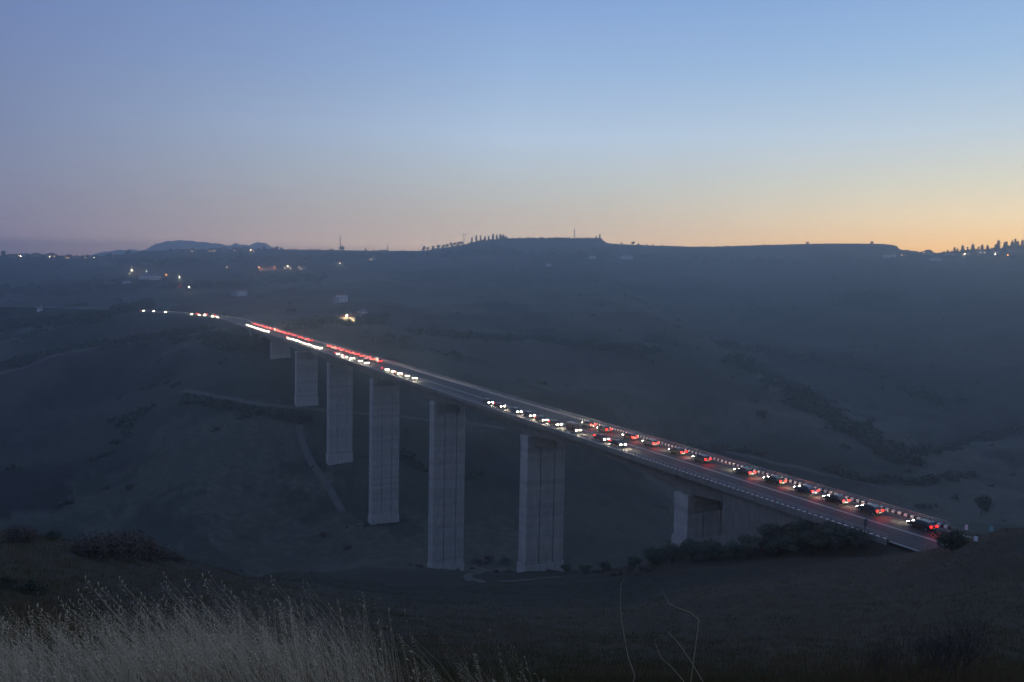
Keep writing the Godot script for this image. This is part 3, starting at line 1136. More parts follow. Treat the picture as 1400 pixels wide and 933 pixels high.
func build_plants() -> void:
	rng.seed = 9001
	var olive := [crown_mesh(1, 2600, Vector3(2.6, 1.9, 2.6), 0.17, 16), crown_mesh(2, 2600, Vector3(2.9, 1.7, 2.5), 0.17, 18), crown_mesh(3, 2400, Vector3(2.4, 2.0, 2.7), 0.16, 14)]
	var olive_trunk := [trunk_mesh(11, 3.4, 0.2), trunk_mesh(12, 3.2, 0.22), trunk_mesh(13, 3.6, 0.18)]
	# the row of low trees between meadow and viaduct: [column, row of the foot, height in metres]
	var row := [[775,783,3.2],[800,784,3.6],[828,781,3.4],[868,776,4.2],[893,773,5.2],[918,770,5.6],[945,768,6.0],[972,766,5.6],[1003,764,5.0],[1030,761,5.6],[1060,759,5.2],[1088,757,5.8],[1117,753,5.4],[1145,750,5.6],[1172,748,4.2],[1055,742,5.5],[1020,742,5.2],[1095,738,5.0],[1130,737,4.4]]
	for i in row.size():
		var p := hit(row[i][0], row[i][1])
		var k := i % 3
		var sc: float = row[i][2] / 4.3 * 0.84
		tree("olive_tree", ("rounded olive tree, %s in the front row counted from the tall piers" % nth(i + 1)) if i < 15 else ("olive tree behind the front row, %s from the abutment wall" % nth(i - 14)), "olive trees between meadow and viaduct", p, olive[k], M.leaf_olive, olive_trunk[k], 1.75, sc, rng.randf() * TAU, rng.randf_range(0.85, 1.1))
	var p0 := hit(1303, 752)
	tree("dark_shrub", "dense dark rounded shrub standing where the meadow meets the road edge", "", p0 + Vector3(0, -0.5, 0), olive[1], M.leaf_dark, olive_trunk[1], 1.7, 0.85, 0.4, 1.1, "shrub")
	# shrubs on the left mound
	var shrub := [crown_mesh(21, 1500, Vector3(1.9, 1.3, 1.9), 0.1, 16, 0.1), crown_mesh(22, 1500, Vector3(2.2, 1.15, 1.8), 0.1, 18, 0.1)]
	var shrub_trunk := [trunk_mesh(23, 1.6, 0.07, 6), trunk_mesh(24, 1.5, 0.07, 7)]
	var ns := 0
	for q in [[18,742,0.9],[36,741,0.8],[70,739,0.7],[105,758,0.7],[122,762,1.25],[140,764,1.5],[160,765,1.7],[183,766,1.8],[203,767,1.5],[225,768,1.0],[243,768,0.75],[310,781,0.7],[330,782,0.75],[350,782,0.5]]:
		var p := hit(q[0], q[1])
		var k := rng.randi() % 2
		ns += 1
		tree("brown_shrub", ("tangled winter shrub, %s of the line on the grassy mound" % nth(ns)) if ns <= 10 else ("low winter shrub on the mound's tail, %s from its tip" % nth(15 - ns)), "winter shrubs on the left mound", p + Vector3(0, -0.25, 0), shrub[k], M.leaf_brown if rng.randf() < 0.6 else M.leaf_dark, shrub_trunk[k], 1.0, q[2] * 0.78, rng.randf() * TAU, 1.0, "shrub")
	for q in [[40,812,0.42,"larger"],[12,805,0.35,"smaller"]]:
		var p := hit(q[0], q[1])
		tree("small_dark_shrub", "%s of two small dark shrubs rising behind the pale dry grass" % q[3], "small shrubs behind dry grass", p + Vector3(0, -0.2, 0), shrub[0], M.leaf_dark, shrub_trunk[0], 1.1, q[2], rng.randf() * TAU, 1.0, "shrub")
	# scrub at the pier feet
	for q in [[440,735,1.2,"on the slope left of the fourth pier from the far end"],[475,752,1.0,"below the foot of the fourth pier from the far end"],[600,778,0.8,"against the plinth of the tallest pier"],[655,771,1.2,"just past the tallest pier"],[668,768,1.4,"midway between the two piers nearest the meadow, tallest"],[690,770,1.2,"close to the left foot of the broad pier"],[765,776,1.3,"at the right foot of the broad pier"],[745,778,1.0,"in front of the broad pier"]]:
		var p := hit(q[0], q[1])
		var k := rng.randi() % 2
		tree("valley_shrub", "low leafless scrub " + q[3], "scrub by the pier feet", p + Vector3(0, -0.2, 0), shrub[k], M.leaf_brown, shrub_trunk[k], 1.1, q[2], rng.randf() * TAU, 0.9, "shrub")
	var scrub := []
	for i in PIERS.size() - 1:
		for k in 34:
			var a := rng.randf() * TAU
			var rr := rng.randf_range(1.0, 2.4)
			var b := path_pos(PIERS[i] + sin(a) * (PL + 1.0) * rr, -0.6 + cos(a) * (PW + 1.2) * rr, 0)
			scrub.append([Vector3(b.x, ground(b.x, b.z) + rng.randf_range(-0.5, 0.1), b.z), rng.randf_range(0.25, 0.85)])
	for k in 60:
		var b := hit(rng.randf_range(735, 900), 781.0 + rng.randfn() * 2.5)
		scrub.append([b + Vector3(0, -0.3, 0), rng.randf_range(0.3, 1.0)])
	scatter("pier_scrub", "rough low scrub and weeds growing round the feet of the piers", shrub[0], M.leaf_brown, scrub)
	# bare bushes close to the photographer at the lower right
	for q in [[1295,14.0,1.05,"middle"],[1335,13.0,1.15,"tallest"],[1235,16.0,0.9,"smallest"]]:
		var g := RandomNumberGenerator.new()
		g.seed = int(q[0])
		var st := begin()
		for k in 5:
			branches(st, g, Vector3(g.randf_range(-0.25, 0.25), -0.1, g.randf_range(-0.25, 0.25)), Vector3(g.randf_range(-0.25, 0.25), 1, g.randf_range(-0.25, 0.25)).normalized(), 0.42 * q[2], 0.011, 3)
		var t := thing("bare_bush", "%s of three leafless twiggy bushes on the dark near slope" % q[3], "bush", on_ground(q[0], q[1]), 0, "bare bushes on the near slope")
		put("twigs", finish(st), M.bark, t)
	# ridge trees
	var thin_crown := [crown_mesh(37, 300, Vector3(3.4, 3.6, 3.4), 0.42, 14, 0.0), crown_mesh(38, 300, Vector3(3.8, 3.4, 3.6), 0.42, 16, 0.0)]
	var round_crown := [crown_mesh(31, 420, Vector3(4.2, 3.6, 4.2), 0.75, 12), crown_mesh(32, 420, Vector3(4.6, 3.2, 4.2), 0.75, 12), crown_mesh(33, 420, Vector3(3.8, 4.0, 3.8), 0.7, 10)]
	var big_trunk := [trunk_mesh(34, 4.0, 0.3), trunk_mesh(35, 4.0, 0.3), trunk_mesh(36, 4.2, 0.28)]
	var pine := [pine_mesh(41, 10.0, 2.9, 1500, 0.75, 0.08), pine_mesh(42, 11.0, 2.5, 1500, 0.75, 0.1), pine_mesh(43, 9.0, 3.5, 1500, 0.8, 0.16)]
	var pine_trunk_st := begin()
	tube(pine_trunk_st, Vector3(0, -1, 0), Vector3(0, 9.0, 0), 0.3, 0.05, 6)
	var pine_trunk := finish(pine_trunk_st)
	var bare := []
	for k in 3:
		var g := RandomNumberGenerator.new()
		g.seed = 60 + k
		var st := begin()
		branches(st, g, Vector3(0, -0.6, 0), Vector3.UP, 2.0, 0.3, 5)
		bare.append(finish(st))
	var ridge_y := func(px: float) -> Vector3:
		var k := []
		for q in RIDGE: k.append(q)
		var p := hit(px, curve_at(k, px) + 0.7, 1500.0)
		return p
	for q in [[5,9,"tall, at the left end of the ridge village"],[232,5,"before the highest pale mountain"],[467,9.5,"big and round, at the foot of the lattice mast"],[848,4,"small, beyond the shoulder of the hedge-topped hill"],[864,7,"largest beyond the shoulder of the hedge-topped hill"],[873,3.5,"first of the low clump beyond the hedge-topped hill"],[884,3.5,"second of the low clump beyond the hedge-topped hill"],[893,3.5,"third of the low clump beyond the hedge-topped hill"],[905,3,"last of the low clump beyond the hedge-topped hill"],[1104,5.5,"alone in the middle of the flat ridge"],[1192,5.5,"alone near the shoulder of the flat ridge"],[150,6,"beside the unlit low house before the mountains"],[175,7,"right of the unlit low house before the mountains"],[378,7,"second beyond the end of the skyline houses"],[360,6,"first beyond the end of the skyline houses"]]:
		var p: Vector3 = ridge_y.call(q[0])
		var k := rng.randi() % 3
		tree("round_tree", "dark rounded tree " + q[2], "single trees on the ridge", p, round_crown[k], M.leaf_dark, big_trunk[k], 2.9, q[1] / 8.0 * 1.7, rng.randf() * TAU)
	var bn := 0
	for x in [631,627,622,617,611,606,599,592,585,579,511,500,432,424,404,397,384,372]:
		var p: Vector3 = ridge_y.call(float(x))
		bn += 1
		var t := thing("bare_tree", "leafless winter tree on the skyline, %s along the ridge from the two-armed mast" % nth(bn), "tree", p, rng.randf() * TAU, "bare trees on the skyline")
		put("branches", bare[rng.randi() % 3], M.bark, t)
		put("twigs", thin_crown[bn % 2], M.leaf_brown, t, Vector3(0, 2.3, 0))
		var sc := rng.randf_range(1.5, 2.3) if x > 560 else rng.randf_range(0.8, 1.3)
		t.scale = Vector3.ONE * sc
	bn = 0
	for q in [[645,0.9],[651,1.0],[657,0.8],[663,0.9],[668,1.1],[674,1.1],[679,1.15],[684,1.2],[688,1.3],[692,0.9],[815,0.8],[820,0.9]]:
		var p: Vector3 = ridge_y.call(float(q[0]))
		bn += 1
		var t := thing("conifer_tree", "dark conifer on top of the middle hill, %s from the two-armed mast" % nth(bn), "tree", p, rng.randf() * TAU, "conifers on the middle hilltop")
		put("trunk", pine_trunk, M.bark, t)
		put("crown", pine[rng.randi() % 3], M.leaf_pine, t)
		t.scale = Vector3(1.6, rng.randf_range(0.9, 1.7), 1.6) * q[1]
	bn = 0
	for q in [[1296,0.8],[1305,1.0],[1309,0.9],[1316,1.2],[1323,1.0],[1330,1.2],[1338,1.1],[1343,1.25],[1350,1.3],[1352,1.0],[1361,1.0],[1365,1.4],[1373,1.0],[1376,1.2],[1384,1.2],[1388,1.35],[1392,1.3],[1398,1.5],[1404,1.6],[1412,1.4]]:
		var p: Vector3 = ridge_y.call(float(q[0]))
		bn += 1
		var t := thing("pine_tree", "ragged dark pine among ridge houses, %s from the big house in the saddle" % nth(bn), "tree", p + Vector3(0, -1.0, 0), rng.randf() * TAU, "pines on the sunset ridge")
		put("trunk", pine_trunk, M.bark, t)
		put("crown", pine[rng.randi() % 3], M.leaf_pine, t)
		t.scale = Vector3(1.7, rng.randf_range(1.0, 1.75), 1.7) * q[1] * rng.randf_range(0.75, 1.1)
	# hedge along the flat hilltop
	var hb := []
	for i in 130:
		var x := 693.0 + 130.0 * i / 130.0
		hb.append([ridge_y.call(x) + Vector3(0, 1.2, 0), rng.randf_range(0.5, 1.7)])
	for i in 40: hb.append([ridge_y.call(rng.randf_range(955, 1050)) + Vector3(0, 0.6, 0), rng.randf_range(0.2, 0.8)])
	for i in 90: hb.append([ridge_y.call(rng.randf_range(0, 460)) + Vector3(0, 0.5, 0), rng.randf_range(0.5, 1.5)])
	for i in 60: hb.append([ridge_y.call(rng.randf_range(1235, 1300)) + Vector3(0, 0.5, 0), rng.randf_range(0.4, 0.9)])
	for i in 26: hb.append([ridge_y.call(rng.randf_range(641, 692)) + Vector3(0, 0.5, 0), rng.randf_range(0.6, 1.3)])
	for i in 40: hb.append([ridge_y.call(rng.randf_range(1300, 1420)) + Vector3(0, 0.5, 0), rng.randf_range(0.7, 1.6)])
	for i in 26: hb.append([ridge_y.call(rng.randf_range(575, 640)) + Vector3(0, 0.2, 0), rng.randf_range(0.4, 1.1)])
	for i in 90: hb.append([ridge_y.call(rng.randf_range(1288, 1420)) + Vector3(0, 0.3, 0), rng.randf_range(0.6, 1.7)])
	for i in 24: hb.append([ridge_y.call(rng.randf_range(835, 960)) + Vector3(0, 0.3, 0), rng.randf_range(0.2, 0.7)])
	for i in 24: hb.append([ridge_y.call(rng.randf_range(1050, 1230)) + Vector3(0, 0.2, 0), rng.randf_range(0.2, 0.6)])
	scatter("ridge_hedge", "dark hedge and scrub running along the skyline ridge", crown_mesh(51, 200, Vector3(4.5, 3.8, 4.5), 0.95, 10), M.leaf_dark, hb)
	# tree lines and woods on the far hillsides that read as one mass
	var far_mesh := crown_mesh(52, 190, Vector3(7.0, 6.0, 7.0), 1.4, 10)
	var sp := []
	sp += band([[560,452],[640,461],[735,464],[820,474],[900,481]], 3.0, 150, 0.6, 1.1, 300)
	sp += band([[985,470],[1050,484],[1120,492],[1186,504],[1257,536],[1295,551]], 3.5, 190, 0.7, 1.3, 500)
	sp += band([[1000,488],[1053,512],[1100,545],[1150,577],[1211,616],[1250,632]], 6.0, 240, 0.7, 1.3, 500)
	sp += band([[1250,620],[1300,612],[1350,600],[1400,590]], 5.0, 60, 0.6, 1.1, 500)
	sp += band([[1150,405],[1190,404],[1225,410]], 6.0, 90, 0.8, 1.3, 900)
	sp += band([[0,505],[40,490],[90,478],[160,468],[230,460],[285,450]], 2.5, 160, 0.5, 1.0, 300)
	sp += band([[285,462],[320,470],[345,478]], 7.0, 90, 0.6, 1.2, 300)
	sp += band([[400,445],[450,441],[490,438],[530,437]], 5.0, 110, 0.6, 1.2, 620)
	sp += band([[250,545],[300,553],[360,565],[430,575]], 3.0, 80, 0.4, 0.8, 300)
	sp += band([[0,445],[60,440],[140,432],[200,416]], 6.0, 170, 0.6, 1.2, 600)
	sp += band([[0,400],[80,395],[160,388],[280,392],[360,385],[440,380]], 7.0, 260, 0.6, 1.2, 900)
	sp += band([[150,360],[250,358],[350,356],[460,352],[560,350]], 6.0, 220, 0.7, 1.3, 1300)
	sp += band([[600,350],[680,345],[760,352],[840,348]], 6.0, 170, 0.7, 1.3, 1500)
	sp += band([[860,352],[960,356],[1060,360],[1160,352]], 6.0, 130, 0.7, 1.2, 1500)
	sp += band([[800,603],[880,606],[960,612],[1040,620]], 2.0, 60, 0.4, 0.8, 300)
	sp += band([[1240,350],[1300,352],[1400,352]], 2.5, 60, 0.6, 1.0, 1400)
	sp += band([[1130,640],[1180,655],[1250,660],[1330,650]], 4.0, 50, 0.5, 0.9, 300)
	# hedges and thickets along the field edges
	var ce := FastNoiseLite.new()
	ce.seed = 8
	ce.noise_type = FastNoiseLite.TYPE_CELLULAR
	ce.cellular_return_type = FastNoiseLite.RETURN_DISTANCE2_SUB
	ce.frequency = 0.0042
	var pa := FastNoiseLite.new()
	pa.seed = 3; pa.frequency = 0.008; pa.fractal_octaves = 5
	var pb := FastNoiseLite.new()
	pb.seed = 13; pb.frequency = 0.02; pb.fractal_octaves = 5
	var hedge := []
	for i in 30000:
		var p := on_ground(rng.randf_range(-40, 1440), 420.0 * pow(4.6, rng.randf()))
		var ro := road_near(p.x, p.z)
		if absf(ro.y) < 22.0: continue
		var e := ce.get_noise_2d(p.x + pb.get_noise_2d(p.x, p.z) * 40.0, p.z + pa.get_noise_2d(p.x, p.z) * 40.0)
		if e < -0.90 and pa.get_noise_2d(p.x * 0.6 + 900.0, p.z * 0.6) > -0.12:
			hedge.append([p + Vector3(0, -0.5, 0), rng.randf_range(0.25, 0.75)])
		elif rng.randf() < 0.006:
			hedge.append([p + Vector3(0, -0.5, 0), rng.randf_range(0.3, 0.8)])
	scatter("field_hedge", "dark hedges and thickets dividing the fields on the far slopes", far_mesh, M.leaf_wood, hedge)
	scatter("woodland", "dark bands of trees following gullies and field edges on the hillsides", far_mesh, M.leaf_wood, sp)
	# single trees one can pick out on the hillsides
	for q in [[1042,572,1.1,0,""],[1342,706,1.35,1,"behind the road signs and the dark shrub"],[1158,414,0.8,1,"at the edge of the wood under the flat ridge"],[440,448,0.9,1,"left of the brightest lamp"],[505,441,0.8,1,"right of the low white-roofed shed"],[522,440,0.9,1,"farthest right of the lamp-lit farm"],[350,470,0.8,1,"by the far abutment of the viaduct"]]:
		var p := hit(q[0], q[1], 300.0)
		if q[3] == 0:
			tree("bushy_tree", "reddish-brown bushy tree alone on the spur field", "", p, round_crown[0], M.leaf_brown, big_trunk[0], 3.0, q[2], 0.3)
		else:
			tree("field_tree", "dark leafy tree " + q[4], "single trees on the valley sides", p, round_crown[rng.randi() % 3], M.leaf_dark, big_trunk[1], 4.6, q[2], rng.randf() * TAU)

# ---------------------------------------------------------------- grass
func blade(st: SurfaceTool, g: RandomNumberGenerator, at: Vector3, h: float, lean: Vector3, w: float, seed_head: bool) -> void:
	var side := Vector3(cos(g.randf() * TAU), 0, sin(g.randf() * TAU))
	var last := at
	var lw := w
	var n := 4
	for i in range(1, n + 1):
		var f := float(i) / n
		var p := at + Vector3(0, h * f, 0) + lean * h * f * f
		var nw := w * (1.0 - f * 0.8)
		quad(st, last - side * lw, last + side * lw, p + side * nw, p - side * nw)
		last = p
		lw = nw
	if seed_head:
		for i in 5:
			var p := last - (Vector3(0, 1, 0) + lean) .normalized() * 0.025 * i
			var d := Vector3(g.randfn(), 0.8, g.randfn()).normalized() * 0.022
			st.add_vertex(p); st.add_vertex(p + d + side * 0.004); st.add_vertex(p + d - side * 0.004)

func tuft_mesh(sd: int, n: int, h: float, w: float, spread: float, lean: Vector3, heads: float) -> ArrayMesh:
	var g := RandomNumberGenerator.new()
	g.seed = sd
	var st := begin()
	for i in n:
		var at := Vector3(g.randfn(), 0, g.randfn()) * spread
		blade(st, g, at + Vector3(0, -0.04, 0), h * g.randf_range(0.45, 1.05), lean * g.randf_range(0.4, 1.5) + Vector3(g.randfn(), 0, g.randfn()) * 0.16, w * g.randf_range(0.6, 1.3), g.randf() < heads)
	return finish(st)

func build_grass() -> void:
	rng.seed = 314
	var n := FastNoiseLite.new()
	n.seed = 6
	n.frequency = 0.8
	var tall := [[], [], []]
	var lean := Vector3(-0.22, 0, 0.05)
	var meshes := [tuft_mesh(1, 15, 0.66, 0.0021, 0.08, lean, 0.3), tuft_mesh(2, 9, 0.95, 0.0022, 0.10, lean * 1.5, 0.4), tuft_mesh(3, 20, 0.42, 0.0024, 0.12, lean * 0.9, 0.05)]
	var tries := 0
	while tries < 3500:
		tries += 1
		var px := rng.randf_range(-140, 640)
		var r := rng.randf_range(3.6, 9.2)
		var p := on_ground(px, r)
		var v := n.get_noise_2d(p.x, p.z)
		var edge := smoothstep(640.0, 300.0, px)
		if rng.randf() > (0.06 + 0.94 * smoothstep(-0.15, 0.35, v)) * (0.12 + 0.88 * edge): continue
		tall[rng.randi() % 3].append([p, rng.randf_range(0.75, 1.12) * lerpf(0.85, 1.0, edge)])
	for i in 42:     # the clump standing apart
		var p := on_ground(rng.randf_range(650, 760), rng.randf_range(5.6, 6.8))
		tall[rng.randi() % 3].append([p, rng.randf_range(0.7, 1.1)])
	var all := []
	for k in 3:
		var o := fixed_scatter("tall_dry_grass", ["pale dry grass stems leaning on the slope at the photographer's feet", "tall pale grass with seed heads leaning on the near slope", "short dull brown grass among the leaning pale stems"][k], meshes[k], [M.grass_dry, M.grass_pale, M.grass_brown][k], tall[k])
		all.append(o)
	var low := []
	for i in 520:
		var p := on_ground(rng.randf_range(930, 1190), rng.randf_range(7.0, 9.5))
		low.append([p, rng.randf_range(0.55, 0.9)])
	fixed_scatter("dry_weeds", "dull brown dry weeds at the foot of the dark slope", meshes[2], M.grass_brown, low)
	# short meadow turf
	var turf := []
	var turf2 := []
	for i in 52000:
		var r := 8.0 * pow(20.0, pow(rng.randf(), 0.8))
		var p := on_ground(rng.randf_range(-60, 1460), r)
		var ro := road_near(p.x, p.z)
		if absf(ro.y) < 8.5 : continue
		var e := [p, rng.randf_range(0.6, 1.4) * (1.0 + r * 0.008)]
		if n.get_noise_2d(p.x * 0.08, p.z * 0.08) + rng.randf_range(-0.2, 0.2) > 0.1: turf2.append(e)
		else: turf.append(e)
	scatter("meadow_grass", "short dark green turf covering the near meadow", tuft_mesh(7, 12, 0.16, 0.006, 0.16, Vector3.ZERO, 0.0), M.grass_green, turf)
	scatter("withered_grass", "short brown withered turf in patches on the near meadow", tuft_mesh(8, 12, 0.2, 0.006, 0.16, Vector3.ZERO, 0.0), M.grass_brown, turf2)
	# single stalks against the dark meadow
	var stalks := [[[868, 925], [858, 895], [850, 850], [848, 825], [849, 800], [854, 790]], [[962, 934], [945, 905], [928, 880], [914, 865]], [[935, 932], [918, 912], [904, 900], [896, 880]], [[956, 848], [943, 837], [928, 832], [915, 826], [906, 808]]]
	var words := ["tall bent straw stalk rising over the dark meadow", "slanting straw stalk beside the tall bent one", "short thin straw stalk slanting from the ground", "drooping tip of a straw stalk above the meadow"]
	for i in stalks.size():
		var r := 7.2 + 0.4 * i
		var st := begin()
		var base := Vector3.ZERO
		var pts := []
		var first: Array = stalks[i][0]
		var foot := on_ground(first[0], r)
		pts.append(foot + Vector3(0, -0.03, 0))
		for q in stalks[i]:
			var d := ray(q[0], q[1])
			pts.append(d / Vector2(d.x, d.z).length() * r)
		for k in pts.size() - 1: tube(st, pts[k] - foot, pts[k + 1] - foot, 0.0035 - 0.0004 * k, 0.0031 - 0.0004 * k, 5)
		var o := put("straw_stalk", finish(st), M.grass_dry, self, foot)
		tag(o, words[i], "grass stalk")

func fixed_scatter(called: String, label: String, mesh: Mesh, m: Material, spots: Array) -> MultiMeshInstance3D:
	var mm := MultiMesh.new()
	mm.transform_format = MultiMesh.TRANSFORM_3D
	mm.mesh = mesh
	mm.instance_count = spots.size()
	for i in spots.size():
		var s: float = spots[i][1]
		mm.set_instance_transform(i, Transform3D(Basis(Vector3.UP, rng.randf_range(-0.5, 0.5)).scaled(Vector3(s, s, s)), spots[i][0]))
	var o := MultiMeshInstance3D.new()
	o.name = numbered(called)
	o.multimesh = mm
	o.material_override = m
	add_child(o)
	tag(o, label, "grass", "", "stuff")
	return o

# ---------------------------------------------------------------- houses, masts, lamps
func house(label: String, group: String, at: Vector3, size: Vector3, wall: Material, roof: Material, lit: Array, hip := true, called := "house") -> Node3D:
	# size: width, eaves height, depth; the front looks at the eye; lit: numbers of the front windows that glow
	var t := thing(called, label, "house", at + Vector3(0, -0.6, 0), atan2(-at.x, -at.z), group)
	var w := size.x / 2
	var d := size.z / 2
	var h := size.y + 0.6
	put("wall", box_mesh(Vector3(-w, -1.5, -d), Vector3(w, h, d)), wall, t)
	var st := begin()
	var o := 0.5
	var rh := minf(d, w) * 0.55
	var rl := maxf(w - d, 0.3) if hip else w + o
	var a := Vector3(-w - o, h, -d - o); var b := Vector3(w + o, h, -d - o); var c := Vector3(w + o, h, d + o); var e := Vector3(-w - o, h, d + o)
	var f := Vector3(-rl, h + rh, 0); var g := Vector3(rl, h + rh, 0)
	quad(st, e, c, g, f)
	quad(st, b, a, f, g)
	st.add_vertex(a); st.add_vertex(e); st.add_vertex(f)
	st.add_vertex(c); st.add_vertex(b); st.add_vertex(g)
	quad(st, a, b, c, e)
	var r := put("roof", finish(st), roof, t)
	put("chimney", box_mesh(Vector3(w * 0.4, h + rh * 0.2, -0.4), Vector3(w * 0.4 + 0.7, h + rh + 0.8, 0.3)), wall, r)
	var floors := maxi(1, int(size.y / 3.0))
	var cols := maxi(2, int(size.x / 3.4))
	var wm := box_mesh(Vector3(-0.55, 0, -0.05), Vector3(0.55, 1.35, 0.05))
	var k := 0
	for fl in floors:
		for i in cols:
			var x := -w + size.x * (i + 0.5) / cols
			if fl == 0 and i == cols / 2:
				put("door", box_mesh(Vector3(-0.5, 0, -0.06), Vector3(0.5, 2.1, 0.06)), M.roof_grey, t, Vector3(x, 0.6, d + 0.02))
			else:
				var wn := put("window", wm, M.window_lit if k in lit else M.window_dark, t, Vector3(x, 1.5 + fl * 3.0, d + 0.01))
				if k in lit: wn.scale = Vector3(1.3, 1.2, 1)
			k += 1
	return t

func lamp(label: String, group: String, at: Vector3, h: float, white: bool, e: float, big := 0.28) -> void:
	var t := thing("street_lamp", label, "street lamp", at, atan2(-at.x, -at.z), group)
	var st := begin()
	tube(st, Vector3(0, -0.5, 0), Vector3(0, h, 0), 0.09, 0.06, 6)
	put("pole", finish(st), M.dark_steel, t)
	st = begin()
	tube(st, Vector3(0, h, 0), Vector3(0, h + 0.2, 1.1), 0.05, 0.04, 5)
	put("arm", finish(st), M.dark_steel, t)
	var s := SphereMesh.new()
	s.radius = big; s.height = big * 1.4; s.radial_segments = 10; s.rings = 5
	put("lamp_head", s, M.lamp_white if white else M.lamp_orange, t, Vector3(0, h + 0.05, 1.15))
	var l := OmniLight3D.new()
	l.name = "lamp_light"
	t.add_child(l)
	l.position = Vector3(0, h - big - 0.1, 1.15)
	l.light_energy = e * 0.3
	l.light_color = Color(1, 0.88, 0.68) if white else Color(1, 0.66, 0.36)
	l.omni_range = 90.0
	l.omni_attenuation = 2.0
	l.light_size = 0.25
	l.shadow_enabled = true

